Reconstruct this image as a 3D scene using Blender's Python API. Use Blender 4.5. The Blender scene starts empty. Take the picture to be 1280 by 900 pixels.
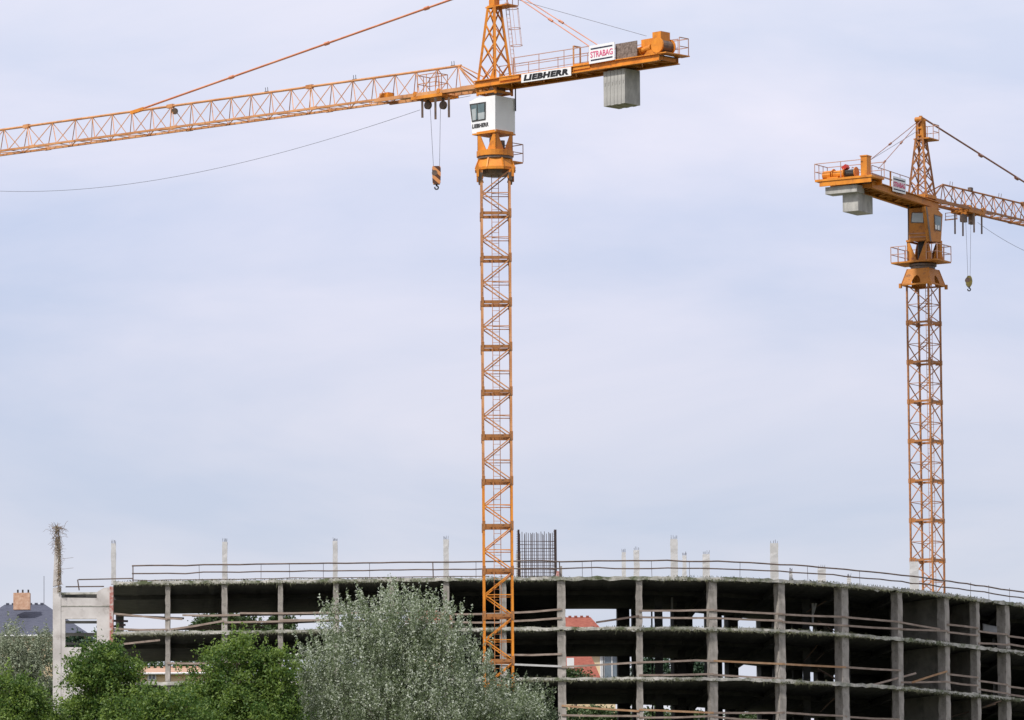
import bpy, math, random
import numpy as np
from mathutils import Vector, Matrix
random.seed(7); RNG = np.random.default_rng(7)
SC = bpy.context.scene
COL = SC.collection
rad = math.radians

# ------------------------------------------------------------------ camera
F = 7600.0                                   # focal length in photo pixels (photo is 1280 x 900)
PITCH = math.atan(950 / F); ROLL = 0.007
EYE = Vector((0, 0, 1.6))
FWD = Vector((0, math.cos(PITCH), math.sin(PITCH)))
UP0 = Vector((0, -math.sin(PITCH), math.cos(PITCH)))
R0 = Vector((1, 0, 0))
RIGHT = (R0 * math.cos(ROLL) - UP0 * math.sin(ROLL)).normalized()
UP = (UP0 * math.cos(ROLL) + R0 * math.sin(ROLL)).normalized()
cd = bpy.data.cameras.new('camera'); cam = bpy.data.objects.new('camera', cd); COL.objects.link(cam)
cd.sensor_width = 36; cd.lens = F / 1280 * 36; cd.clip_start = 1; cd.clip_end = 20000
m = Matrix((RIGHT, UP, -FWD)).transposed().to_4x4(); m.translation = EYE
cam.matrix_world = m
SC.camera = cam

# ------------------------------------------------------------------ world, sun, exposure
SUN_DIR = Vector((-0.46, -0.50, 0.84)).normalized()      # towards the sun
w = bpy.data.worlds.new("World"); SC.world = w; w.use_nodes = True
nt = w.node_tree; nt.nodes.clear()
N = nt.nodes.new; L = nt.links.new
out = N('ShaderNodeOutputWorld'); bg = N('ShaderNodeBackground'); bg.inputs[1].default_value = 0.1
sky = N('ShaderNodeTexSky'); sky.sky_type = 'NISHITA'; sky.sun_disc = False
sky.sun_elevation = math.asin(SUN_DIR.z); sky.sun_rotation = math.atan2(SUN_DIR.x, SUN_DIR.y)
tc = N('ShaderNodeTexCoord')
mp = N('ShaderNodeMapping'); mp.inputs['Scale'].default_value = (9, 9, 34); mp.inputs['Rotation'].default_value = (0, rad(7), 0)
n1 = N('ShaderNodeTexNoise'); n1.inputs['Scale'].default_value = 1.0; n1.inputs['Detail'].default_value = 8; n1.inputs['Roughness'].default_value = 0.52
n1.inputs['Distortion'].default_value = 0.4
L(tc.outputs['Generated'], mp.inputs['Vector']); L(mp.outputs[0], n1.inputs['Vector'])
cr = N('ShaderNodeValToRGB')
cr.color_ramp.elements[0].position = 0.36; cr.color_ramp.elements[0].color = (0, 0, 0, 1)
cr.color_ramp.elements[1].position = 0.68; cr.color_ramp.elements[1].color = (1, 1, 1, 1)
L(n1.outputs['Fac'], cr.inputs[0])
# thin high cloud veil: two cloud thicknesses over the blue sky
mixc = N('ShaderNodeMix'); mixc.data_type = 'RGBA'
mixc.inputs[6].default_value = (6.15, 6.85, 8.8, 1); mixc.inputs[7].default_value = (8.3, 8.3, 9.7, 1)
L(cr.outputs[0], mixc.inputs[0])
# the veil brightens upwards
sep = N('ShaderNodeSeparateXYZ'); L(tc.outputs['Generated'], sep.inputs[0])
mr = N('ShaderNodeMapRange'); mr.inputs[1].default_value = 0.085; mr.inputs[2].default_value = 0.185
mr.inputs[3].default_value = 0.0; mr.inputs[4].default_value = 1.0
L(sep.outputs[2], mr.inputs[0])
vr = N('ShaderNodeValToRGB'); e = vr.color_ramp.elements
e[0].position = 0; e[0].color = (1.0, .975, .915, 1); e[1].position = 1; e[1].color = (1.24, 1.17, 1.10, 1)
x = vr.color_ramp.elements.new(.35); x.color = (.975, .97, .965, 1)
x = vr.color_ramp.elements.new(.62); x.color = (1.0, 1.0, 1.02, 1)
L(mr.outputs[0], vr.inputs[0])
mul = N('ShaderNodeMix'); mul.data_type = 'RGBA'; mul.blend_type = 'MULTIPLY'; mul.inputs[0].default_value = 1
L(mixc.outputs[2], mul.inputs[6]); L(vr.outputs[0], mul.inputs[7])
mixs = N('ShaderNodeMix'); mixs.data_type = 'RGBA'; mixs.inputs[0].default_value = 0.88
L(sky.outputs[0], mixs.inputs[6]); L(mul.outputs[2], mixs.inputs[7])
L(mixs.outputs[2], bg.inputs[0]); L(bg.outputs[0], out.inputs[0])
sl = bpy.data.lights.new('sun', 'SUN'); sl.energy = 4.1; sl.angle = rad(4); sl.color = (1, .955, .9)
so = bpy.data.objects.new('sun', sl); COL.objects.link(so)
so.rotation_euler = SUN_DIR.to_track_quat('Z', 'Y').to_euler()
vs = SC.view_settings
vs.view_transform = 'Standard'; vs.look = 'None'; vs.exposure = 0.0; vs.gamma = 1; vs.use_curve_mapping = False
SC.cycles.max_bounces = 6; SC.cycles.diffuse_bounces = 3
SC.cycles.use_adaptive_sampling = True

# ------------------------------------------------------------------ pixel helpers (plan points and sizes from the photo)
def ray(px, py):
    return (RIGHT * ((px - 640) / F) + UP * ((450 - py) / F) + FWD)
def atY(px, py, Y):
    d = ray(px, py); return EYE + d * (Y / d.y)
def atZ(px, py, Z):
    d = ray(px, py); return EYE + d * ((Z - EYE.z) / d.z)

# ------------------------------------------------------------------ materials
def mat(name, c1, c2=None, scale=2.0, rough=.7, metal=0.0, ramp=(.35, .65), detail=5, bump=0.0, stretch=(1, 1, 1), spec=.4, c3=None, s3=.5, r3=(.55, .7)):
    mt = bpy.data.materials.new(name); mt.use_nodes = True
    t = mt.node_tree; b = t.nodes['Principled BSDF']
    b.inputs['Roughness'].default_value = rough; b.inputs['Metallic'].default_value = metal
    b.inputs['Specular IOR Level'].default_value = spec
    if c2 is None:
        b.inputs['Base Color'].default_value = (*c1, 1); return mt
    g = t.nodes.new('ShaderNodeTexCoord'); mpn = t.nodes.new('ShaderNodeMapping'); mpn.inputs['Scale'].default_value = stretch
    nz = t.nodes.new('ShaderNodeTexNoise'); nz.inputs['Scale'].default_value = scale; nz.inputs['Detail'].default_value = detail
    nz.inputs['Roughness'].default_value = .62
    rp = t.nodes.new('ShaderNodeValToRGB')
    rp.color_ramp.elements[0].position = ramp[0]; rp.color_ramp.elements[0].color = (*c1, 1)
    rp.color_ramp.elements[1].position = ramp[1]; rp.color_ramp.elements[1].color = (*c2, 1)
    t.links.new(g.outputs['Object'], mpn.inputs[0]); t.links.new(mpn.outputs[0], nz.inputs['Vector'])
    t.links.new(nz.outputs['Fac'], rp.inputs[0])
    col = rp.outputs[0]
    if c3 is not None:
        n3 = t.nodes.new('ShaderNodeTexNoise'); n3.inputs['Scale'].default_value = s3; n3.inputs['Detail'].default_value = 6
        n3.inputs['Roughness'].default_value = .7
        t.links.new(g.outputs['Object'], n3.inputs['Vector'])
        r = t.nodes.new('ShaderNodeValToRGB'); r.color_ramp.elements[0].position = r3[0]; r.color_ramp.elements[1].position = r3[1]
        t.links.new(n3.outputs['Fac'], r.inputs[0])
        mx = t.nodes.new('ShaderNodeMix'); mx.data_type = 'RGBA'; mx.inputs[7].default_value = (*c3, 1)
        t.links.new(r.outputs[0], mx.inputs[0]); t.links.new(col, mx.inputs[6]); col = mx.outputs[2]
    t.links.new(col, b.inputs['Base Color'])
    if bump:
        bp = t.nodes.new('ShaderNodeBump'); bp.inputs['Strength'].default_value = bump; bp.inputs['Distance'].default_value = .05
        t.links.new(nz.outputs['Fac'], bp.inputs['Height']); t.links.new(bp.outputs[0], b.inputs['Normal'])
    return mt

M = {}
M['paint'] = mat('crane_paint', (.52, .17, .014), (.74, .27, .022), 1.4, .5, c3=(.27, .085, .025), s3=2.6, r3=(.54, .72), stretch=(1, 1, .45))
M['lattice'] = mat('crane_paint_faded', (.42, .17, .055), (.66, .33, .145), .9, .55, c3=(.22, .09, .045), s3=1.8, r3=(.53, .7))
M['collar'] = mat('collar_paint', (.28, .11, .03), (.48, .20, .06), 3, .55, c3=(.12, .06, .03), s3=3, r3=(.5, .65))
M['paint_old'] = mat('old_crane_paint', (.40, .14, .016), (.58, .225, .03), 1.2, .55, c3=(.18, .065, .02), s3=2.4, r3=(.52, .7))
M['lattice_old'] = mat('old_crane_paint_faded', (.30, .115, .035), (.46, .20, .07), .9, .55, c3=(.13, .055, .03), s3=1.8, r3=(.5, .68))
M['rod'] = mat('tie_rod_paint', (.50, .17, .08), (.62, .26, .14), 1.0, .5)
M['tierod_dark'] = mat('tie_rod_dark', (.22, .10, .07), (.32, .15, .1), 1.0, .5)
M['white'] = mat('white_panel', (.80, .80, .80), (.74, .74, .75), .8, .4)
M['black'] = mat('black_lettering', (.012, .012, .014), rough=.6)
M['navy'] = mat('navy_bar', (.02, .02, .05), rough=.6)
M['pink'] = mat('red_lettering', (.62, .08, .20), rough=.6)
M['glass'] = mat('cab_glass', (.05, .09, .095), (.12, .17, .17), 1.5, .08, spec=.9)
M['glassw'] = mat('pale_glass', (.3, .34, .34), (.4, .43, .42), 1.5, .12, spec=.9)
M['dark'] = mat('dark_rubber', (.03, .03, .032), (.05, .045, .04), 3, .6)
M['steel'] = mat('grease_steel', (.10, .08, .07), (.2, .13, .09), 3, .5, .3)
M['wire'] = mat('wire_rope', (.13, .13, .15), (.2, .2, .22), 3, .5, .3)
M['rail_steel'] = mat('crane_railing', (.38, .2, .14), (.5, .3, .22), 1.5, .5)
M['weight'] = mat('cast_counterweight', (.30, .295, .28), (.45, .44, .41), 2.5, .9, c3=(.2, .19, .18), s3=1.6, r3=(.55, .75), stretch=(1, 1, .4))
M['screen'] = mat('grating', (.10, .07, .055), (.26, .2, .17), 9, .8)
M['red'] = mat('red_motor', (.5, .03, .02), (.35, .03, .02), 2, .5)
M['concrete'] = mat('column_concrete', (.25, .23, .205), (.43, .395, .36), 1.3, .9, bump=.3, stretch=(1.6, 1.6, .5), c3=(.14, .13, .12), s3=2.2, r3=(.52, .72))
M['concrete_light'] = mat('pale_concrete', (.46, .43, .41), (.62, .59, .57), .9, .9, bump=.2, c3=(.3, .27, .25), s3=1.4, r3=(.56, .74))
M['concrete_pale'] = mat('stub_concrete', (.42, .415, .405), (.56, .555, .55), 1.5, .9, c3=(.36, .34, .33), s3=1.4, r3=(.56, .74))
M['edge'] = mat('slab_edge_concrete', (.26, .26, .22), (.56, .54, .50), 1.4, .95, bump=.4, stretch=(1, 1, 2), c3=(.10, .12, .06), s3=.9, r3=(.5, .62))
M['soffit'] = mat('shade_dark_soffit', (.045, .047, .045), (.085, .083, .075), 1.2, .95)  # near-black paints in the shade under the slabs, not a stain
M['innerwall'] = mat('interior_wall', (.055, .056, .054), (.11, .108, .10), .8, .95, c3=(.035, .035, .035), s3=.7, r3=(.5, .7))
M['wall_grey'] = mat('cross_wall', (.24, .225, .195), (.36, .34, .30), .7, .95, c3=(.14, .135, .12), s3=.9, r3=(.5, .7))
M['brick'] = mat('brick_infill', (.34, .12, .10), (.52, .30, .27), 5, .9, c3=(.5, .45, .42), s3=5, r3=(.5, .6))
M['wood'] = mat('weathered_board', (.20, .15, .12), (.35, .28, .235), 1.8, .8, stretch=(1, 1, 4))
M['wood_brown'] = mat('brown_pole', (.09, .062, .05), (.17, .125, .105), 1.8, .8)
M['wood_orange'] = mat('fresh_board', (.30, .16, .08), (.42, .27, .16), 1.8, .8)
M['rebar'] = mat('rusty_rebar', (.05, .035, .035), (.1, .065, .055), 4, .7, .3)
M['roof_red'] = mat('red_tiles', (.19, .045, .03), (.31, .10, .065), 3.0, .8, stretch=(1, 1, 6))
M['roof_blue'] = mat('slate_tiles', (.052, .058, .085), (.085, .092, .125), 3.0, .75, stretch=(1, 1, 7))
M['terracotta'] = mat('dull_terracotta', (.40, .24, .16), (.48, .32, .23), 2, .85)
M['cream'] = mat('cream_render', (.66, .50, .30), (.74, .60, .40), .6, .9)
M['chimney'] = mat('chimney_brick', (.45, .25, .16), (.62, .42, .3), 4, .9)
M['frame'] = mat('window_frame', (.75, .75, .74), (.68, .68, .68), 2, .5)
M['pane'] = mat('window_pane', (.10, .13, .16), (.16, .2, .23), 1, .1, spec=.8)
M['bark'] = mat('bark', (.06, .045, .035), (.14, .11, .085), 4, .9, stretch=(1, 1, .3))
M['bark_pale'] = mat('pale_bark', (.16, .15, .12), (.3, .28, .24), 4, .9, stretch=(1, 1, .3))
M['weed'] = mat('dry_weed', (.14, .095, .06), (.27, .19, .13), 6, .9)
M['moss_shade'] = mat('moss_grass_shade', (.035, .042, .022), (.15, .15, .09), 3, .95)  # moss tone, darkened to carry the slab-edge shadow as well
M['sky_gap'] = mat('sky_gap_white', (.6, .62, .66), (.75, .76, .8), 2, .6)  # pale tone standing in for bright sky in a gap

def leaf_mat(name, top_a, top_b, back_a, back_b, rough=.5, trans=.25):
    mt = bpy.data.materials.new(name); mt.use_nodes = True
    t = mt.node_tree; b = t.nodes['Principled BSDF']; o = t.nodes['Material Output']
    at = t.nodes.new('ShaderNodeAttribute'); at.attribute_name = 'var'
    def mx(a, c):
        n = t.nodes.new('ShaderNodeMix'); n.data_type = 'RGBA'; n.inputs[6].default_value = (*a, 1); n.inputs[7].default_value = (*c, 1)
        t.links.new(at.outputs['Fac'], n.inputs[0]); return n.outputs[2]
    g = t.nodes.new('ShaderNodeNewGeometry'); n = t.nodes.new('ShaderNodeMix'); n.data_type = 'RGBA'
    t.links.new(g.outputs['Backfacing'], n.inputs[0]); t.links.new(mx(top_a, top_b), n.inputs[6]); t.links.new(mx(back_a, back_b), n.inputs[7])
    t.links.new(n.outputs[2], b.inputs['Base Color']); b.inputs['Roughness'].default_value = rough
    b.inputs['Specular IOR Level'].default_value = .3
    tr = t.nodes.new('ShaderNodeBsdfTranslucent'); t.links.new(n.outputs[2], tr.inputs[0])
    ms = t.nodes.new('ShaderNodeMixShader'); ms.inputs[0].default_value = trans
    t.links.new(b.outputs[0], ms.inputs[1]); t.links.new(tr.outputs[0], ms.inputs[2]); t.links.new(ms.outputs[0], o.inputs[0])
    return mt
M['leaf_green'] = leaf_mat('green_leaves', (.05, .11, .02), (.24, .34, .06), (.07, .14, .035), (.24, .33, .09), .5, .45)
M['leaf_silver'] = leaf_mat('silver_leaves', (.15, .20, .095), (.29, .345, .20), (.24, .29, .18), (.66, .70, .60), .55, .45)
M['leaf_willow'] = leaf_mat('willow_leaves', (.19, .23, .14), (.32, .36, .24), (.26, .30, .2), (.42, .46, .35), .6, .3)
M['leaf_dry'] = leaf_mat('dry_leaves', (.13, .12, .06), (.26, .2, .12), (.16, .13, .08), (.3, .24, .16))
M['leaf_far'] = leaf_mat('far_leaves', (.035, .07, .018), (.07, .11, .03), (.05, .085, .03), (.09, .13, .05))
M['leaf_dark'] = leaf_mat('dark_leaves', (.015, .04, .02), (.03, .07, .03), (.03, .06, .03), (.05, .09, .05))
M['leaf_olive'] = leaf_mat('olive_leaves', (.045, .075, .03), (.085, .12, .05), (.1, .13, .075), (.2, .23, .15), .6, .2)

# ------------------------------------------------------------------ mesh builder
class MB:
    def __init__(s): s.v = []; s.f = []; s.mi = []; s.cur = 0
    def add(s, vs_, fs):
        o = len(s.v); s.v += [tuple(p) for p in vs_]
        for f in fs: s.f.append(tuple(i + o for i in f)); s.mi.append(s.cur)
        return s
    def hexa(s, p):      # 8 points: bottom 4 (ccw), top 4
        return s.add(p, [(3, 2, 1, 0), (4, 5, 6, 7), (0, 1, 5, 4), (1, 2, 6, 5), (2, 3, 7, 6), (3, 0, 4, 7)])
    def box(s, c, size, ax=None):
        c = Vector(c); a = [Vector((1, 0, 0)), Vector((0, 1, 0)), Vector((0, 0, 1))] if ax is None else ax
        hx, hy, hz = a[0] * size[0] / 2, a[1] * size[1] / 2, a[2] * size[2] / 2
        return s.hexa([c - hx - hy - hz, c + hx - hy - hz, c + hx + hy - hz, c - hx + hy - hz,
                       c - hx - hy + hz, c + hx - hy + hz, c + hx + hy + hz, c - hx + hy + hz])
    def bar(s, p, q, w, h=None, up=(0, 0, 1), w2=None):
        p = Vector(p); q = Vector(q); h = h or w; d = (q - p)
        if d.length < 1e-6: return s
        d.normalize(); u = Vector(up)
        if abs(d.dot(u)) > .97: u = Vector((1, .1, 0))
        sx = d.cross(u).normalized(); sy = sx.cross(d).normalized()
        k = 1 if w2 is None else w2 / w
        a, b = sx * w / 2, sy * h / 2
        return s.hexa([p - a - b, p + a - b, p + a + b, p - a + b, q - a * k - b * k, q + a * k - b * k, q + a * k + b * k, q - a * k + b * k])
    def tube(s, p, q, r1, r2=None, n=8, cap=True):
        p = Vector(p); q = Vector(q); r2 = r1 if r2 is None else r2; d = (q - p).normalized()
        u = Vector((0, 0, 1)) if abs(d.z) < .97 else Vector((1, 0, 0))
        sx = d.cross(u).normalized(); sy = d.cross(sx)
        vs_ = []
        for (c, r) in ((p, r1), (q, r2)):
            for i in range(n):
                t = 2 * math.pi * i / n; vs_.append(c + sx * r * math.cos(t) + sy * r * math.sin(t))
        fs = [(i, (i + 1) % n, (i + 1) % n + n, i + n) for i in range(n)]
        if cap: fs += [tuple(range(n - 1, -1, -1)), tuple(range(n, 2 * n))]
        return s.add(vs_, fs)
    def path(s, pts, r, n=6):
        for a, b in zip(pts, pts[1:]): s.tube(a, b, r(a) if callable(r) else r, n=n, cap=True)
        return s
    def prism(s, pts, off):   # planar outline, thickness vector
        off = Vector(off); pts = [Vector(p) for p in pts]; n = len(pts)
        fs = [tuple(range(n)), tuple(range(2 * n - 1, n - 1, -1))] + [(i + n, (i + 1) % n + n, (i + 1) % n, i) for i in range(n)]
        return s.add(pts + [p + off for p in pts], fs)
    def build(s, name, m, parent=None, loc=None, smooth=False):
        me = bpy.data.meshes.new(name); me.from_pydata(s.v, [], s.f)
        for q in (m if isinstance(m, (list, tuple)) else [m]): me.materials.append(q)
        if isinstance(m, (list, tuple)): me.polygons.foreach_set('material_index', s.mi)
        if smooth: me.polygons.foreach_set('use_smooth', [True] * len(me.polygons))
        me.update(); return link(name, me, parent, loc)
def link(name, me, parent=None, loc=None):
    o = bpy.data.objects.new(name, me); COL.objects.link(o)
    if parent is not None: o.parent = parent
    if loc is not None: o.location = loc
    return o
def tag(o, label=None, cat=None, group=None, kind=None):
    if label: o['label'] = label
    if cat: o['category'] = cat
    if group: o['group'] = group
    if kind: o['kind'] = kind
    return o
def empty(name, loc, label, cat, group=None):
    o = bpy.data.objects.new(name, None); COL.objects.link(o); o.location = loc
    o.empty_display_size = .5
    return tag(o, label, cat, group)
def copy_tree(o, parent=None, loc=None):
    c = o.copy(); COL.objects.link(c); c.parent = parent
    if loc is not None: c.location = loc
    for ch in list(o.children): copy_tree(ch, c)
    return c

def lettering(text, name, m, parent, O, ex, ey, width, height, bold=.02, shear=0.0, spacing=1.0):
    """text fitted into width x height, origin O at lower left, reading along ex, up along ey"""
    c = bpy.data.curves.new(name, 'FONT'); c.body = text; c.size = 1; c.offset = bold; c.shear = shear; c.extrude = .01
    c.space_character = spacing; c.resolution_u = 3
    t = bpy.data.objects.new(name, c); COL.objects.link(t)
    dg = bpy.context.evaluated_depsgraph_get(); me = bpy.data.meshes.new_from_object(t.evaluated_get(dg))
    bpy.data.objects.remove(t); bpy.data.curves.remove(c)
    n = len(me.vertices); a = np.empty(n * 3); me.vertices.foreach_get('co', a); a = a.reshape(-1, 3)
    mn, mxx = a.min(0), a.max(0)
    sx = width / (mxx[0] - mn[0]); sy = height / (mxx[1] - mn[1])
    en = ex.cross(ey).normalized()
    X = np.outer((a[:, 0] - mn[0]) * sx, ex) + np.outer((a[:, 1] - mn[1]) * sy, ey) + np.outer(a[:, 2], en) + np.array(O)
    me.vertices.foreach_set('co', X.astype(float).ravel()); me.materials.clear(); me.materials.append(m); me.update(); me.name = name
    return link(name, me, parent)

# ------------------------------------------------------------------ ground
ZB = 18.4                                     # ground level at the building
def ground_z(x, y):
    if y < 120: z = 0
    elif y < 345: t = (y - 120) / 225; z = ZB * (t * t * (3 - 2 * t))
    elif y < 376: z = ZB
    elif y < 400: t = (y - 376) / 24; z = ZB + 6.6 * (t * t * (3 - 2 * t))
    elif y < 700: z = 25
    else: z = 25 * max(0, 1 - (y - 700) / 1500)
    return z
def make_ground():
    ys = [-9000, -2000, -300, 0, 60] + list(np.arange(100, 460, 6)) + [500, 560, 640, 760, 900, 1200, 1800, 2600, 5000, 12000]
    xs = [-9000, -3000, -900, -300] + list(np.arange(-130, 131, 10)) + [300, 900, 3000, 9000]
    mb = MB(); nx = len(xs)
    for y in ys:
        for x_ in xs: mb.v.append((x_, y, ground_z(x_, y) + .25 * math.sin(x_ * .13) * math.sin(y * .09) * (0 if 340 < y < 380 else 1)))
    for j in range(len(ys) - 1):
        for i in range(nx - 1): mb.f.append((j * nx + i, j * nx + i + 1, (j + 1) * nx + i + 1, (j + 1) * nx + i)); mb.mi.append(0)
    o = mb.build('ground', mat('ground_grass', (.05, .07, .025), (.12, .12, .06), .25, .95, c3=(.2, .17, .12), s3=.06, r3=(.55, .65)), smooth=True)
    tag(o, kind='structure')
make_ground()

# ------------------------------------------------------------------ the concrete shell building
ZR = atY(760, 721, 360).z                     # top of roof slab
ST = 2.99                                     # storey height
roofpix = [(142, 727.3), (280, 725.6), (400, 724), (560, 722.3), (700, 721.2), (780, 720.6), (880, 721), (975, 724), (1040, 728.3), (1127, 735.8), (1190, 743.2), (1280, 755.2)]
fr = [atZ(px, py, ZR) for px, py in roofpix]
fr = [(p.x, p.y) for p in fr]
d_ = Vector((fr[-1][0] - fr[-2][0], fr[-1][1] - fr[-2][1])).normalized()
fr += [(fr[-1][0] + d_.x * 9, fr[-1][1] + d_.y * 9), (fr[-1][0] + d_.x * 20, fr[-1][1] + d_.y * 20)]
def resample(pts, n, smooth=3):
    P = np.array(pts, float)
    s = np.r_[0, np.cumsum(np.hypot(*np.diff(P, axis=0).T))]
    t = np.linspace(0, s[-1], n); Q = np.c_[np.interp(t, s, P[:, 0]), np.interp(t, s, P[:, 1])]
    for _ in range(smooth):
        Q[1:-1] = (Q[:-2] + Q[1:-1] * 2 + Q[2:]) / 4
    return Q
NF = 241
FR = resample(fr, NF, 60)
bk = [(-25.2, 382), (0, 380.3), (7, 380.3), (11, 383), (15, 388.5), (19, 395), (25, 401), (34, 408), (48, 420)]
BK = resample(bk, NF, 40)
def on_curve(C, px, py=790):
    d = ray(px, py); k = d.x / d.y
    f = C[:, 0] - k * C[:, 1]
    for i in range(len(C) - 1):
        if f[i] <= 0 <= f[i + 1] or f[i] >= 0 >= f[i + 1]:
            t = f[i] / (f[i] - f[i + 1]); p = C[i] * (1 - t) + C[i + 1] * t
            tg = C[min(i + 2, len(C) - 1)] - C[max(i - 1, 0)]; tg /= np.hypot(*tg)
            return Vector((p[0], p[1])), Vector((tg[0], tg[1])), i
    i = 0 if abs(f[0]) < abs(f[-1]) else len(C) - 2
    tg = C[i + 1] - C[i]; tg /= np.hypot(*tg); return Vector(C[i]), Vector(tg), i

B0 = Vector((0, 362, ZB))
bld = empty('concrete_building_shell', B0, 'long curved unfinished grey concrete building shell with open floors and mossy slab edges', 'building')
def W(p): return Vector(p) - B0              # world -> building local

TH = .21
def make_slab(k, name):
    zt = ZR - ST * k
    mb = MB(); rs = np.random.default_rng(30 + k)
    jt = rs.normal(0, .025, NF); jb = rs.normal(0, .03, NF); jo = rs.normal(0, .03, NF)
    nrm = np.gradient(FR, axis=0); nrm = np.c_[nrm[:, 1], -nrm[:, 0]]; nrm /= np.hypot(nrm[:, 0], nrm[:, 1])[:, None]
    P = FR + nrm * (.12 + jo[:, None])
    for i in range(NF):
        mb.v += [tuple(W((P[i, 0], P[i, 1], zt + jt[i]))), tuple(W((P[i, 0], P[i, 1], zt - TH + jb[i]))),
                 tuple(W((BK[i, 0], BK[i, 1], zt))), tuple(W((BK[i, 0], BK[i, 1], zt - TH)))]
    for i in range(NF - 1):
        a, b = 4 * i, 4 * i + 4
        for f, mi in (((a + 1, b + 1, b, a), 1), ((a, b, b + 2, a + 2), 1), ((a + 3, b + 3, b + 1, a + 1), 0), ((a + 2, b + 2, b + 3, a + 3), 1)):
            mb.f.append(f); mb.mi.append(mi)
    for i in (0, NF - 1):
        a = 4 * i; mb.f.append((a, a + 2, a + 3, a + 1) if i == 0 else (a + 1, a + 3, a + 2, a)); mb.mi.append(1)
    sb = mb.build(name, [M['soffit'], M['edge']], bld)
    # downstand beams across behind the edge, added to help keep the interior dark
    bm_ = MB()
    for px in COLPX:
        p, t, i = on_curve(FR, px); q = Vector(BK[i])
        a = p + (q - p).normalized() * .6; b = q - (q - p).normalized() * .3
        bm_.bar(W((a.x, a.y, zt - TH - .17)), W((b.x, b.y, zt - TH - .17)), .3, .34)
    for fr_ in (.35,):
        pts = [FR[i] * (1 - fr_) + BK[i] * fr_ for i in range(0, NF, 8)]
        for a, b in zip(pts, pts[1:]): bm_.bar(W((a[0], a[1], zt - TH - .13)), W((b[0], b[1], zt - TH - .13)), .3, .26)
    bm_.build('added_ceiling_beam', M['soffit'], sb)
    # moss, grass and loose fibres along the broken edge; dark low tufts double as painted shadow
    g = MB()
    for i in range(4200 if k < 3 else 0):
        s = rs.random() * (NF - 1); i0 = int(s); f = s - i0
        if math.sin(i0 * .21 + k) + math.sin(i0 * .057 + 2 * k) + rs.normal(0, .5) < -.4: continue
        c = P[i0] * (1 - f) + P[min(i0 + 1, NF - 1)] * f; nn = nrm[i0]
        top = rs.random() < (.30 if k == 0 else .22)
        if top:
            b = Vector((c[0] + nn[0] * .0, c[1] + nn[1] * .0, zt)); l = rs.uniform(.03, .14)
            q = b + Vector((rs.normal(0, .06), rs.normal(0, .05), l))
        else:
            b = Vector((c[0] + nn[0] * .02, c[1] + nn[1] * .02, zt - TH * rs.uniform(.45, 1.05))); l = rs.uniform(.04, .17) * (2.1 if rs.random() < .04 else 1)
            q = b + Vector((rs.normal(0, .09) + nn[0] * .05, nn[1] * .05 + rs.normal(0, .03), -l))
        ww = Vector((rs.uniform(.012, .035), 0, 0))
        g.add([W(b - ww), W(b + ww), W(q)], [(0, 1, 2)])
    if k < 3: g.build('moss_shade_fringe', M['moss_shade'], sb)
    return sb
COLPX = [209.5, 280.5, 350.5, 420, 490, 558, 629, 702, 799.5, 892, 978, 1057, 1126, 1184.5, 1223, 1260, 1310, 1370]
COLW = [.93 * q_ for q_ in [.30, .36, .30, .34, .30, .36, .42, .52, .42, .56, .54, .68, .56, .60, .50, .66, .6, .6]]
make_slab(0, 'roof_slab')
for k in (1, 2, 3, 4): make_slab(k, 'floor_slab')
# facade columns, storey by storey
def rough_column(w_, d, h, seed, ax, nseg=9, chip=.012):
    rs = np.random.default_rng(seed); mb = MB(); rings = []
    for j in range(nseg + 1):
        z = h * j / nseg
        for sx, sy in ((-1, -1), (1, -1), (1, 1), (-1, 1)):
            mb.v.append(tuple(ax[0] * (sx * w_ / 2 + rs.normal(0, chip)) + ax[1] * (sy * d / 2 + rs.normal(0, chip)) + Vector((0, 0, z))))
    for j in range(nseg):
        for q in range(4): a = 4 * j; mb.f.append((a + q, a + (q + 1) % 4, a + 4 + (q + 1) % 4, a + 4 + q)); mb.mi.append(0)
    mb.f.append((3, 2, 1, 0)); mb.f.append((4 * nseg, 4 * nseg + 1, 4 * nseg + 2, 4 * nseg + 3)); mb.mi += [0, 0]
    return mb
for k in range(5):
    for j, (px, cw) in enumerate(zip(COLPX, COLW)):
        p, t, i = on_curve(FR, px)
        nn = Vector((t.y, -t.x)); c = p - nn * (cw * .5 + .02)
        zb = ZR - ST * (k + 1); h = ST - TH - .004
        if k == 4: zb = ZB - .2; h = ZR - 4 * ST - TH - ZB + .19
        ax = (Vector((t.x, t.y, 0)), Vector((nn.x, nn.y, 0)))
        mb = rough_column(cw * (1.0 if j < 8 else .92), cw, h, 100 * k + j, ax)
        mb.build('column', M['concrete'], bld, W((c.x, c.y, zb + .002)))
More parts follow.
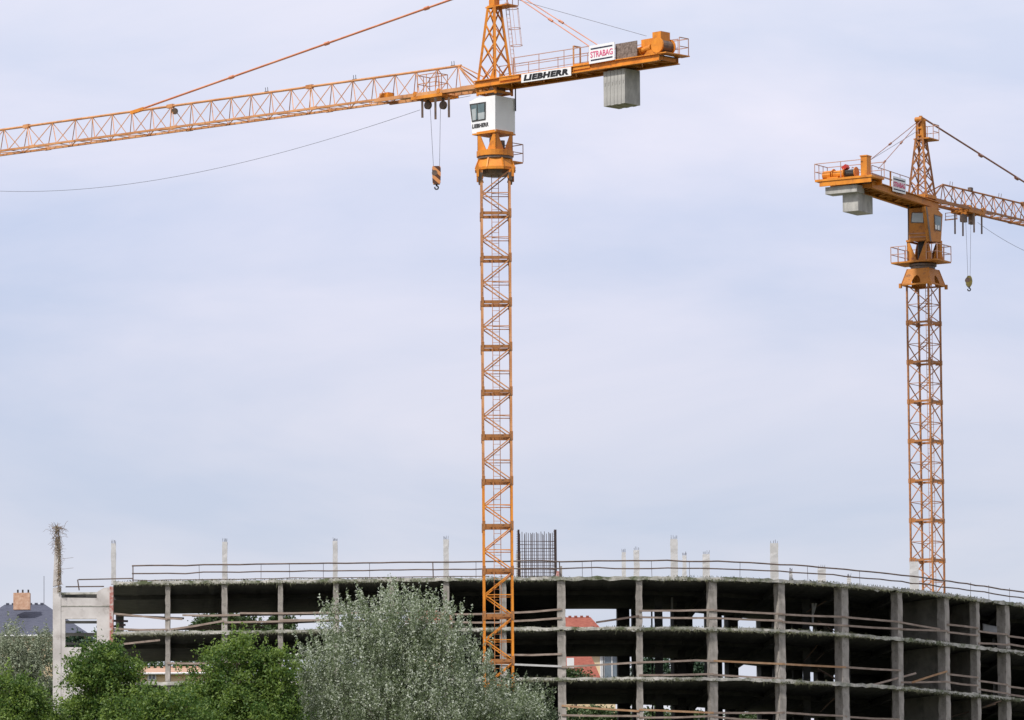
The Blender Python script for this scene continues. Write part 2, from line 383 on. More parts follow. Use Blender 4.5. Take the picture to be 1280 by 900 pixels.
# rear columns, panels and core walls (what blocks the light at the back)
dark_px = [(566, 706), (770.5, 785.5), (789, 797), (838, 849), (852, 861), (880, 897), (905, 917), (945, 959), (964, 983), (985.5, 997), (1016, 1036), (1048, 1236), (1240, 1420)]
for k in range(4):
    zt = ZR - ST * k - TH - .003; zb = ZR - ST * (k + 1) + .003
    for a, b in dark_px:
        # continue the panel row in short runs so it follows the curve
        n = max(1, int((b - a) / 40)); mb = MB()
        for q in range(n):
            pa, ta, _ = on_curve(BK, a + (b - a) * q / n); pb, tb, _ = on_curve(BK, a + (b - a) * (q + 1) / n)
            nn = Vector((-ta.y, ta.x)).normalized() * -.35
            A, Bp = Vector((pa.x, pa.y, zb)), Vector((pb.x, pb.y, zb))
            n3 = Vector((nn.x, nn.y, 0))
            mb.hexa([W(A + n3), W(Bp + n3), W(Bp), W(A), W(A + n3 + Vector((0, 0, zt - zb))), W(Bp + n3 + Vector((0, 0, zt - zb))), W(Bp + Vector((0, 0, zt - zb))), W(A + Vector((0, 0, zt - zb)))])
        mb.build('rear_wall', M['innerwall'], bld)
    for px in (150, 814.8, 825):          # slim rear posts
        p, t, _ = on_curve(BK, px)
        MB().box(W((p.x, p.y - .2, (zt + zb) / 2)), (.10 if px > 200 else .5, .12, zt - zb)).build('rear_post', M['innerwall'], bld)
# end wall on the right wing and cross walls standing behind the columns
for k in range(4):
    zt = ZR - ST * k - TH - .003; zb = ZR - ST * (k + 1) + .003
    for (pa, pb, fa, fb) in ((1126, 1184.5, .40, .02), (1184.5, 1223, .55, .02)):
        A_, _, ia = on_curve(FR, pa); B_, _, ib = on_curve(FR, pb)
        qa = Vector(BK[ia]); qb = Vector(BK[ib])
        # wall running back from the right-hand column of each bay, so its left face shows
        q = B_ + (Vector((A_.x, A_.y + 9)) - B_) * 1.0
        s0 = B_ + (q - B_).normalized() * .7
        MB().bar(W((s0.x, s0.y, (zt + zb) / 2)), W((q.x, q.y, (zt + zb) / 2)), .25, zt - zb).build('cross_wall', M['wall_grey'], bld)
# columns inside at mid depth
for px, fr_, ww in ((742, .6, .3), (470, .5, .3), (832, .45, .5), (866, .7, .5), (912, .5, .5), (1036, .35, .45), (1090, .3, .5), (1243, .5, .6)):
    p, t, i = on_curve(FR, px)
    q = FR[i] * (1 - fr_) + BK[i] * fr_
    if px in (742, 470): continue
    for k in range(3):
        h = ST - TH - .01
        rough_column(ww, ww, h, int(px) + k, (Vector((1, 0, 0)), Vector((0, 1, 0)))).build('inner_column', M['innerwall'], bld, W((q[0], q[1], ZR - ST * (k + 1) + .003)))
# column stubs rising above the roof with starter bars
stubs = [(142, 677, .27, 2), (281, 675, .30, 1.2), (419, 674, .28, 1.2), (557.5, 672, .31, 1.2), (648, 690, .3, 9), (779.5, 688, .24, 5), (795.5, 685.5, .34, 3), (842.5, 671.5, .42, 2),
         (855.5, 692, .24, 6), (882.5, 690.5, .42, 2.2), (967.5, 677, .48, 1.2), (988.5, 712, .2, 2), (1027, 708.5, .48, 2.2), (1142.5, 700, .54, 2.5), (1061, 719, .22, 1)]
for px, ty, ww, back in stubs:
    p, t, i = on_curve(FR, px, 700); c = Vector((p.x, p.y + back))
    d = ray(px, ty); top = EYE + d * (c.y / d.y)
    h = top.z - ZR
    mb = rough_column(ww, ww, h - .12, int(px), (Vector((1, 0, 0)), Vector((0, 1, 0))), 8, .010)
    st = mb.build('column_stub', M['concrete_pale'], bld, W((top.x, c.y, ZR + .002)))
    rb = MB(); rs = np.random.default_rng(int(px))
    for sx in (-1, -.3, .4, 1):
        for sy in (-1, 1):
            rb.tube((sx * ww * .38, sy * ww * .38, h - .2), (sx * ww * .4 + rs.normal(0, .02), sy * ww * .38, h + rs.uniform(0, .12)), .010, n=4)
    rb.build('starter_bar', M['wire'], st)
# roof guard rail: two long poles following the edge, with thin posts
def rail_line(px0, px1, hfun, name, mtl, r=.045, jit=.02, step=3, seed=0, back=.25):
    rs = np.random.default_rng(seed)
    _, _, i0 = on_curve(FR, px0); i1 = on_curve(FR, px1)[2] if px1 < 1400 else NF - 2
    pts = []
    for i in range(i0, i1, step):
        tg = FR[min(i + 1, NF - 1)] - FR[max(i - 1, 0)]; tg /= np.hypot(*tg)
        f = (i - i0) / max(1, i1 - i0)
        pts.append(W((FR[i, 0] - tg[1] * back, FR[i, 1] + tg[0] * back, ZR + hfun(i) + rs.normal(0, jit))))
    return MB().path(pts, r, 6).build(name, mtl, bld)
def px_of(i): 
    P = Vector((FR[i, 0], FR[i, 1], ZR)) - EYE
    return 640 + F * P.dot(RIGHT) / P.dot(FWD)
hA = lambda i: np.interp(px_of(i), [165, 700, 1000, 1280], [.96, .98, .95, .80])
hB = lambda i: np.interp(px_of(i), [165, 700, 1000, 1280], [.50, .54, .52, .42])
rail_line(166, 1500, hA, 'roof_rail', M['wood_brown'], .048, seed=1)
rail_line(166, 1500, hB, 'roof_rail', M['wood_brown'], .042, seed=2)
rail_line(166, 620, lambda i: .10, 'roof_rail', M['wood_brown'], .03, .01, seed=3)
for px in [166, 249, 326, 362, 404, 462, 541.5, 595, 700, 728, 740, 815, 862, 925, 1010, 1075, 1170, 1213, 1236, 1262]:
    p, t, i = on_curve(FR, px, 715)
    h = 1.0 if px in (166, 541.5) else .93
    MB().tube(W((p.x, p.y + .25, ZR)), W((p.x + random.uniform(-.03, .03), p.y + .25, ZR + h)), .035 if px in (166, 541.5, 700) else .014, n=5).build('rail_post', M['wood_brown'] if px in (166, 541.5, 700) else M['rebar'], bld)
# board rails in the open bays, two to a bay and storey
pxs = [142] + COLPX[:16] + [1300]
def board(px0, y0, px1, y1, mtl, h=.13, back=-.02, name='board_rail'):
    a, _, _ = on_curve(FR, px0); b, _, _ = on_curve(FR, px1)
    d0 = ray(px0, y0); d1 = ray(px1, y1)
    A = EYE + d0 * ((a.y + back) / d0.y); Bp = EYE + d1 * ((b.y + back) / d1.y)
    mid = (A + Bp) / 2 + Vector((0, 0, random.uniform(-.04, .015)))
    mb = MB(); mb.bar(W(A), W(mid), .045, h); mb.bar(W(mid), W(Bp), .045, h)
    return mb.build(name, mtl, bld)
wd, wo, wb = M['wood'], M['wood_orange'], M['wood_brown']
rails = [  # storey 1
 (142, 767, 209, 774, wd), (142, 786, 209, 787, wd), (209, 773, 228, 774, wd), (212, 787, 280, 776, wd), (228, 769, 300, 768.5, wd), (300, 766.5, 420, 765.5, wd), (280, 778, 400, 775, wd), (350, 775, 420, 775.5, wd),
 (420, 766, 490, 765, wd), (420, 776, 490, 776, wd), (490, 766, 558, 766, wd), (490, 777, 558, 776, wd), (558, 768, 629, 767, wd), (558, 777, 629, 778, wd),
 (629, 766.5, 702, 761.5, wd), (629, 777, 702, 772.5, wd), (745, 778, 799, 770, wb), (799, 763.5, 892, 762.5, wd), (799, 771.5, 892, 772.5, wd), (892, 763, 978, 767.5, wd), (892, 772.5, 978, 776, wd),
 (978, 768, 1057, 771, wd), (978, 777.5, 1057, 782, wd), (1057, 771.5, 1126, 777.5, wd), (1057, 782, 1126, 786, wd), (1126, 778, 1175, 786.5, wd), (1126, 786.5, 1184, 788.5, wd),
 (1184, 780.5, 1223, 785, wd), (1184, 790, 1223, 794.5, wd), (1223, 789, 1260, 793, wd), (1223, 804, 1260, 806, wd), (1260, 795, 1300, 799, wd), (1260, 805, 1300, 811, wd),
 # storey 2
 (150, 805.5, 200, 800, wd), (209, 829, 280, 828.5, wd), (280, 829, 350, 829, wd), (629, 818.5, 702, 817.5, wd), (596, 828.5, 702, 833, M['concrete_pale']), (702, 834, 799, 828, wd), (799, 828, 870, 825.5, wd), (870, 825.5, 892, 826.5, wd), (799, 844, 892, 842.5, wd),
 (892, 826, 978, 830, wo), (892, 843.5, 978, 848.5, wd), (978, 830, 1057, 834, wo), (1057, 834, 1126, 838, wd), (1085, 858, 1145, 841.5, wd), (1140, 853, 1184, 839, wo), (1126, 853, 1184, 852, wd),
 (1184, 842.5, 1223, 847, wd), (1184, 852.5, 1223, 857, wd), (1223, 851, 1260, 856, wd), (1223, 861.5, 1260, 867, wd), (1260, 858, 1300, 864, wd), (1260, 868, 1300, 874, wd),
 # storey 3
 (702, 882, 799, 889, wo), (702, 894, 799, 895, wd), (799, 887, 892, 891, wo), (799, 897, 892, 895, wd), (892, 891, 978, 891, wd), (892, 896, 960, 901, wd), (978, 890.5, 1057, 895, wd), (1057, 896, 1126, 899, wd)]
for r in rails: board(r[0], r[1], r[2], r[3], r[4], .115)
# rear railings seen through the left bays
for (x0, y0, x1, y1) in ((145, 769, 230, 773), (160, 788, 330, 784), (235, 784, 420, 776), (240, 770, 430, 767)):
    p0, p1 = atY(x0, y0, 381), atY(x1, y1, 381)
    MB().bar(W(p0), W(p1), .05, .12).build('rear_rail', M['wood'], bld)
# pipes and stair stringers hanging in the dark right-hand bays
for (x0, y0, x1, y1, D, r) in ((1005, 826, 1030, 797, 372, .05), (1020, 826, 1046, 800, 374, .05), (1008, 765, 1044, 745, 372, .05), (1022, 776, 1052, 795, 372, .04), (1022, 836, 1052, 853, 371, .06), (1025, 890, 1052, 864, 372, .05), (1175, 900, 1245, 880, 378, .04), (1228, 884, 1252, 876, 378, .04)):
    MB().tube(W(atY(x0, y0, D)), W(atY(x1, y1, D)), r, n=6).build('brace_pipe', M['steel'], bld)
for (x0, y0, x1, y1, D) in ((840, 743, 840, 762, 372), (1016, 754, 1016, 780, 372), (1020, 754, 1017, 766, 372)):
    MB().bar(W(atY(x0, y0, D)), W(atY(x1, y1, D)), .12).build('hanging_pipe', M['concrete_pale'], bld)
for (x0, y0, x1, y1, D) in ((674, 741, 692, 740, 368), (849, 741, 860, 742, 372)):
    MB().bar(W(atY(x0, y0, D)), W(atY(x1, y1, D)), .1).build('lamp_tube', M['concrete_pale'], bld)
MB().hexa([W(atY(x_, y_, D)) for (x_, y_, D) in ((1229, 791, 383), (1246, 791.5, 383), (1247, 789, 385), (1228, 789, 385), (1229, 780, 383), (1246, 784, 383), (1247, 783, 385), (1228, 779, 385))]).build('sky_gap_panel', M['sky_gap'], bld)  # added pale panel in place of sky seen through the bay
# rebar cage of the lift core
cg = MB()
Dc = 366
for i, px in enumerate(np.linspace(647.5, 693.5, 19)):
    for dep in ((0, 1.6) if i % 3 == 0 else (0,)):
        b = atY(px + (0 if dep == 0 else 1.3), 722, Dc + dep); ty = 664 + 3 * abs(math.sin(i * 1.7)) + (0 if dep == 0 else 1.5)
        if i in (0, 18): ty = 662
        t_ = atY(px + (0 if dep == 0 else 1.3), ty, Dc + dep); r = .05 if i in (0, 18) else .019
        cg.tube(W((t_.x, Dc + dep, ZR)), W(t_ + Vector((random.uniform(-.03, .03), 0, 0))), r, n=4)
for j, py in enumerate(np.arange(676.5, 721, 4.4)):
    for dep in (0, 1.6):
        a, b = atY(648, py + random.uniform(-.4, .4), Dc + dep), atY(693, py + random.uniform(-.6, .6), Dc + dep)
        cg.tube(W(a), W(b), .013, n=4)
for py in np.arange(664, 720, 2.2):
    for px in (647.5, 693.5):
        a = atY(px, py, Dc - .1); cg.tube(W(a + Vector((-.09, 0, 0))), W(a + Vector((.09, .15, 0))), .014, n=4)
cg.build('rebar_cage', M['rebar'], bld)
# small bollard and bundle beside the cage
MB().box(W(atY(701, 717, 363.2)), (.16, .16, .9)).build('short_post', M['concrete'], bld)
MB().tube(W(atY(697, 722, 363)), W(atY(698, 714, 363)), .13, .1, n=7).build('bundle', M['brick'], bld)

# gable frame wall at the left end
DG = 361.0
def gw(pts, name, mtl, thick=.35, D=DG, par=None):
    return MB().prism([W(atY(x_, y_, D)) for x_, y_ in pts][::-1], Vector((0, thick, 0))).build(name, mtl, par or bld)
gw([(66, 735), (76, 733), (76, 1010), (66, 1010)], 'end_pillar', M['concrete_light'], .5)
gw([(66, 733), (69, 672), (75, 670), (76.5, 730)], 'end_pillar', M['concrete_light'], .35)
def grid_wall():
    D = DG + .03; mb = MB()
    segs = [[(76, 747), (121, 747.5), (121, 773.5), (76, 773.5)], [(76, 773.5), (81.5, 773.5), (81.5, 809), (76, 809)],
            [(121, 740), (129, 735), (137, 734), (137, 1010), (121, 1010)], [(76, 809), (108, 809), (121, 800), (121, 1010), (76, 1010)]]
    for s in segs: mb.prism([W(atY(x_, y_, D)) for x_, y_ in s][::-1], Vector((0, .3, 0)))
    return mb.build('end_wall', M['concrete_light'], bld)
grid_wall()
gw([(76, 740.5), (121, 740.2), (121, 742.6), (76, 743)], 'end_beam', M['edge'], .3, DG + .05)
gw([(70, 757), (137, 757), (137, 758), (70, 758)], 'pour_joint', M['edge'], .02, DG + .005)
gw([(70, 822), (130, 822), (130, 823), (70, 823)], 'pour_joint', M['edge'], .02, DG + .005)
gw([(137, 733), (141.5, 733), (141.5, 1010), (137, 1010)], 'brick_edge', M['brick'], .5, DG - .05)
for (y0, y1, D) in ((742, 748, 362), (776, 779.5, 364), (791, 795, 364), (803, 806, 363)):
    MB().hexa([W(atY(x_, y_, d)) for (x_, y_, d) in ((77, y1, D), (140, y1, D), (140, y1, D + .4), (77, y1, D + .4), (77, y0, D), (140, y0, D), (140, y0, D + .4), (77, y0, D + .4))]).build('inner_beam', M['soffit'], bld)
for (x0, y0, x1, y1) in ((142, 776, 160, 776.5), (142, 783, 157, 781)):
    MB().bar(W(atY(x0, y0, 362)), W(atY(x1, y1, 362)), .12).build('projecting_bar', M['rebar'], bld)
for pts in (((98, 724.5), (166, 723)), ((82, 733.5), (130, 733)), ((97, 724.5), (99, 738))):
    a, b = [atY(x_, y_, 361.6) for x_, y_ in pts]; MB().tube(W(a), W(b), .04, n=6).build('roof_rail', M['wood_brown'], bld)
tmp = MB()
for k in range(1, 5):
    z = ZR - ST * k
    tmp.hexa([W(p) for p in ((-27.1, 362.2, z - .25), (-23.8, 362.2, z - .25), (-23.8, 378, z - .25), (-27.1, 378, z - .25), (-27.1, 362.2, z), (-23.8, 362.2, z), (-23.8, 378, z), (-27.1, 378, z))]) if k > 2 else None
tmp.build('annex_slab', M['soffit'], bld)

# dry climbing plant on the pillar
def vine():
    b = atY(71, 700, DG); o = empty('dry_climbing_plant', b, 'dry tangled climber sprouting from the top of the pale end pillar', 'plant')
    rs = np.random.default_rng(5); st = MB(); lf = MB()
    for i in range(230):
        py = 660 + 78 * rs.random() ** 1.6; px = (71 if py < 685 else 73.5) + rs.normal(0, 1.2 + 2.4 * (py < 680))
        a = atY(px, py, DG - .15 + rs.normal(0, .15)) - b
        top = py < 692
        d = Vector((rs.normal(.1, .8), rs.normal(0, .5), rs.normal(.2 if top else 0, .5))).normalized() * (rs.uniform(.15, .62) if top else rs.uniform(.1, .3))
        mid = a + d * .5 + Vector((0, 0, .05)); e_ = a + d + Vector((0, 0, -.14 * d.length))
        s = MB() ; st.bar(a, mid, .016); st.bar(mid, e_, .012)
    for i in range(16):
        a = atY(71 + rs.normal(0, 1.5), 668, DG) - b; st.bar(a, a + Vector((rs.normal(0, .18), 0, rs.uniform(.3, .75))), .014)
    for py in (699, 712):
        a = atY(74, py, DG) - b; st.bar(a, a + Vector((.85, 0, .1)), .016)
    for x_ in (72.5,):
        pts = [atY(x_ + rs.normal(0, .8), y_, DG - .12) - b for y_ in range(664, 742, 7)]
        for p_, q_ in zip(pts, pts[1:]): st.bar(p_, q_, .03)
    st.build('stems', M['weed'], o)
    n = 420; P = []
    for i in range(n):
        py = 658 + 82 * rs.random() ** 1.3; px = (71 if py < 685 else 74) + rs.normal(0, 2.4 if py < 685 else .9)
        P.append(list(atY(px, py, DG - .2 + rs.normal(0, .2)) - b))
    leaf_mesh(np.array(P), .09, 'leaves', M['leaf_dry'], o, seed=3)

# ------------------------------------------------------------------ leaves and trees
def leaf_mesh(P, size, name, mtl, parent, seed=0, upright=0.0, aspect=.55, var=None):
    rs = np.random.default_rng(seed); n = len(P)
    a = rs.normal(size=(n, 3)); a[:, 2] += upright * 2; a /= np.linalg.norm(a, axis=1)[:, None]
    b = rs.normal(size=(n, 3)); b -= a * (a * b).sum(1)[:, None]; b /= np.linalg.norm(b, axis=1)[:, None]
    # most blades turn their upper side to the sky
    nn = np.cross(a, b); fl = (nn[:, 2] < 0) & (rs.random(n) < .7); b[fl] *= -1
    s = size * rs.uniform(.6, 1.35, n)[:, None]
    V = np.stack([P - a * s * .5, P + b * s * .5 * aspect, P + a * s * .5, P - b * s * .5 * aspect], 1).reshape(-1, 3)
    me = bpy.data.meshes.new(name); me.vertices.add(4 * n); me.vertices.foreach_set('co', V.ravel())
    me.loops.add(4 * n); me.loops.foreach_set('vertex_index', np.arange(4 * n)); me.polygons.add(n)
    me.polygons.foreach_set('loop_start', np.arange(0, 4 * n, 4)); me.polygons.foreach_set('loop_total', np.full(n, 4))
    at = me.attributes.new('var', 'FLOAT', 'FACE')
    v = rs.random(n) * .75 + (0 if var is None else var); at.data.foreach_set('value', np.clip(v, 0, 1).astype(np.float32))
    me.materials.append(mtl); me.update(); me.validate()
    return link(name, me, parent)
def limb(mb, p, q, r1, r2, rs, n=4):
    pts = [p.lerp(q, i / n) + Vector(rs.normal(0, .06, 3)) * (p - q).length * (0 if i in (0, n) else 1) * .35 for i in range(n + 1)]
    for i in range(n):
        mb.tube(pts[i], pts[i + 1], r1 + (r2 - r1) * i / n, r1 + (r2 - r1) * (i + 1) / n, 6)
def tree(name, label, cat, D, lobes, leaf, mtl, bark, clumps, per, csize=.55, seed=0, group=None, shoots=0, upright=0.0, depth=.8, base=None, aspect=.55, ntw=30, silver=0):
    """lobes: (px, py, rx_px, ry_px) ellipses of the crown measured on the photo; built round, at distance D"""
    rs = np.random.default_rng(seed); pxm = F / D / math.cos(PITCH)
    L_ = [(atY(a, b, D), rx / pxm, rz / pxm) for a, b, rx, rz in lobes]
    bx = base if base is not None else np.average([l[0].x for l in L_], weights=[l[1] for l in L_])
    gz = ground_z(bx, D); o = empty(name, (bx, D, gz), label, cat, group); O = Vector((bx, D, gz))
    wts = np.array([l[1] * l[1] * l[2] for l in L_]) ** .75; wts /= wts.sum()
    C = []; 
    for i in range(clumps):
        c, rx, rz = L_[rs.choice(len(L_), p=wts)]
        v = rs.normal(size=3); v /= np.linalg.norm(v); r = rs.uniform(.25, 1.0) ** .45
        C.append((c.x + v[0] * rx * r, c.y + v[1] * rx * depth * r, c.z + v[2] * rz * r))
    C = np.array(C); P = []; V = []
    for c in C:
        k = int(per * rs.uniform(.5, 1.4)); cs = csize * rs.uniform(.6, 1.2); q = rs.normal(size=(k, 3)) * np.array([cs, cs, cs * .8]) * .55
        P.append(c + q); V.append(np.full(k, rs.uniform(-.4, .45)))
    if silver:                        # whole crown built from upright leafy shoots
        for i in range(silver):
            c, rx, rz = L_[rs.choice(len(L_), p=wts)]
            v = rs.normal(size=3); v /= np.linalg.norm(v); r = rs.uniform(.1, 1.0) ** .42
            s0 = np.array([c.x + v[0] * rx * r, c.y + v[1] * rx * depth * r, c.z + v[2] * rz * r - .3])
            ln = rs.uniform(.5, 1.2); dr = np.array([v[0] * .3 + rs.normal(0, .15), v[1] * .3, 1.0]); k = int(rs.uniform(30, 70))
            t = rs.random(k)[:, None]; P.append(s0 + dr * ln * t + rs.normal(size=(k, 3)) * (.14 * (1.25 - t))); V.append(np.full(k, rs.uniform(-.55, .45)))
    for i in range(shoots):           # upright leafy shoots breaking the outline
        c, rx, rz = L_[rs.choice(len(L_), p=wts)]
        v = rs.normal(size=3); v[2] = abs(v[2]) * .9 + .05; v /= np.linalg.norm(v)
        s0 = np.array([c.x + v[0] * rx * .93, c.y + v[1] * rx * depth * .93, c.z + v[2] * rz * .9])
        ln = rs.uniform(.6, 1.35) * (1.15 if silver else 1); dr = np.array([v[0] * .25 + rs.normal(0, .1), v[1] * .25, 1.0]); k = int(rs.uniform(14, 30) * (1.7 if silver else 1))
        t = rs.random(k)[:, None]; P.append(s0 + dr * ln * t + rs.normal(size=(k, 3)) * (.12 * (1.15 - t))); V.append(np.full(k, rs.uniform(0, .4)))
    if silver > 1000:                 # long wispy leaders standing out of the crown
        for i in range(70):
            c, rx, rz = L_[rs.choice(len(L_), p=wts)]
            v = rs.normal(size=3); v[2] = abs(v[2]) + .5; v /= np.linalg.norm(v)
            s0 = np.array([c.x + v[0] * rx, c.y + v[1] * rx * depth, c.z + v[2] * rz * .85]); ln = rs.uniform(1.1, 1.9); k = int(ln * 30)
            t = rs.random(k)[:, None]; P.append(s0 + np.array([v[0] * .35, v[1] * .2, 1.0]) * ln * t + rs.normal(size=(k, 3)) * (.10 * (1.2 - t))); V.append(np.full(k, rs.uniform(.1, .5)))
    P = np.concatenate(P); V = np.concatenate(V)
    P = P[P[:, 2] > gz + .4] - np.array(O); V = V[:len(P)]
    crown = leaf_mesh(P, leaf, 'crown', mtl, o, seed, upright, aspect, V)
    # trunk, limbs
    zmin = min(l[0].z - l[2] for l in L_); zmax = max(l[0].z + l[2] for l in L_)
    tb = MB(); h = max(1.5, (zmin - gz) + (zmax - zmin) * .35); r0 = .035 * (zmax - gz) / 1.6
    top = Vector((rs.normal(0, .1), 0, h)); limb(tb, Vector((0, 0, -.3)), top, r0, r0 * .55, rs, 5)
    main = []
    for c, rx, rz in L_:
        e_ = c - O + Vector((0, 0, rz * .3)); s0 = top * rs.uniform(.6, 1); limb(tb, s0, e_, r0 * .5, r0 * .12, rs, 5); main.append((s0, e_))
    tb.build('trunk', bark, o, smooth=True)
    tw = MB()
    for i in rs.choice(len(C), min(ntw, len(C)), replace=False):
        c = Vector(C[i]) - O; s0, e_ = main[int(np.argmin([((m_[1] - c).length) for m_ in main]))]
        limb(tw, s0.lerp(e_, rs.uniform(.3, .9)), c, r0 * .16, .012, rs, 3)
    tw.build('branches', bark, o)
    return o
vine()
tree('silver_poplar', 'broad silvery grey-green tree with upright shoots in front of the left crane', 'tree', 305,
     [(505, 800, 72, 52), (455, 850, 88, 62), (545, 866, 76, 70), (500, 912, 126, 72), (405, 862, 34, 42), (566, 802, 24, 34), (428, 796, 34, 38), (640, 900, 45, 36), (500, 792, 40, 34), (532, 780, 24, 24), (446, 788, 11, 26)],
     .13, M['leaf_silver'], M['bark_pale'], 200, 90, .6, 11, shoots=620, upright=.3, aspect=.48, ntw=60, silver=1700)
tree('green_tree', 'bright green leafy tree immediately left of the silvery tree', 'tree', 302,
     [(300, 850, 48, 50), (290, 822, 30, 30), (330, 870, 42, 45), (250, 880, 40, 30), (300, 905, 85, 45), (345, 838, 26, 28), (262, 840, 20, 25)], .155, M['leaf_green'], M['bark'], 330, 150, .5, 12, shoots=90, group='bright green trees in front of the building')
tree('green_tree', 'bright green rounded tree in front of the pale end wall with the window opening', 'tree', 304,
     [(128, 842, 46, 38), (112, 870, 36, 46), (155, 850, 28, 30), (130, 905, 60, 40), (138, 822, 28, 20)], .155, M['leaf_green'], M['bark'], 230, 150, .5, 13, shoots=60, group='bright green trees in front of the building')
tree('green_tree', 'low bright green tree between the two taller green trees', 'tree', 298,
     [(190, 886, 45, 28), (215, 900, 55, 32), (170, 905, 50, 30)], .155, M['leaf_green'], M['bark'], 130, 150, .5, 14, shoots=30, group='bright green trees in front of the building')
tree('green_tree', 'bright green tree cut by the lower left corner of the picture', 'tree', 300,
     [(10, 872, 30, 34), (38, 890, 34, 30), (15, 905, 50, 40), (60, 905, 22, 22)], .155, M['leaf_green'], M['bark'], 140, 150, .5, 15, shoots=40, group='bright green trees in front of the building')
tree('olive_bush', 'dull olive green tree at the foot of the left crane mast', 'tree', 318,
     [(645, 892, 34, 26), (622, 884, 24, 22), (668, 905, 30, 24)], .13, M['leaf_olive'], M['bark'], 60, 90, .42, 16, shoots=90, upright=.3, silver=260)
tree('willow_tree', 'pale grey-green willow in front of the slate-roofed house', 'tree', 392,
     [(20, 830, 38, 38), (42, 850, 34, 42), (10, 870, 34, 45), (18, 805, 16, 24), (55, 810, 15, 22), (45, 880, 28, 40)], .16, M['leaf_willow'], M['bark_pale'], 200, 90, .6, 17, shoots=60, upright=.2, aspect=.4, silver=420)
# trees behind the building
gT = 'trees seen behind the building'
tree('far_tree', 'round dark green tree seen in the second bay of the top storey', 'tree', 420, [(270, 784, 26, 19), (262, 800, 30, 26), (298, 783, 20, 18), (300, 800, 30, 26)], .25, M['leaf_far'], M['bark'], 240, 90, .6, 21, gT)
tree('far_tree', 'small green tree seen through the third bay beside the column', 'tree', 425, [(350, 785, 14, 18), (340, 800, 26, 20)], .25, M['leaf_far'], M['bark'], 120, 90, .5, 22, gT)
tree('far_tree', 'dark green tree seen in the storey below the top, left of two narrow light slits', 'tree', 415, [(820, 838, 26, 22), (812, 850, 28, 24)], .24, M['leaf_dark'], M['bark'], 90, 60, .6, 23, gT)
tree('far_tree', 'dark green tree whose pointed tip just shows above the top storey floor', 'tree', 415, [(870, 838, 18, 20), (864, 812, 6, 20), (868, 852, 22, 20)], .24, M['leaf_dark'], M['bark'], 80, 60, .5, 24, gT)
tree('far_bush', 'green bush climbing over the foot of the low red roof', 'bush', 418, [(722, 852, 24, 14), (712, 846, 12, 14)], .2, M['leaf_far'], M['bark'], 60, 60, .4, 44)
for i, (px, py, rx, ry) in enumerate([(730, 900, 40, 16), (800, 905, 40, 18), (850, 905, 40, 18), (945, 905, 45, 16)]):
    tree('far_bush', ['sunlit green bush seen low through the third storey behind the red-roofed house', 'green bush seen low through the third storey right of the house', 'green bush seen low in the third storey at the centre of the right wing', 'dark green bush seen low in the third storey, rightmost of its row'][i], 'bush', 405, [(px, py, rx, ry)], .24, M['leaf_far'], M['bark'], 60, 60, .5, 30 + i, 'bushes behind the building')
for i, (px, py) in enumerate([(120, 900), (290, 885), (370, 890), (440, 885), (520, 890), (600, 885), (665, 888)]):
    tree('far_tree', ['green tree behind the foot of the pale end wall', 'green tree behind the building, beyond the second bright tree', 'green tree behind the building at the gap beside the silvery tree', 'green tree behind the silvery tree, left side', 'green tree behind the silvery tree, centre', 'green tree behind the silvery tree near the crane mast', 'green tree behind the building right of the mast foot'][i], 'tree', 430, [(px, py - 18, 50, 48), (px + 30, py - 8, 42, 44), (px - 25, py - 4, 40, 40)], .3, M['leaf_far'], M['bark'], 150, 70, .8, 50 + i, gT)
tree('far_tree', 'green tree seen through the lower left bay beside the cream house', 'tree', 418, [(190, 843, 42, 22), (235, 842, 40, 22)], .24, M['leaf_far'], M['bark'], 80, 60, .5, 26, gT)
tree('far_tree', 'dark tree seen through the window opening of the pale end wall', 'tree', 412, [(100, 815, 30, 22), (130, 800, 12, 14)], .24, M['leaf_dark'], M['bark'], 70, 60, .5, 27, gT)

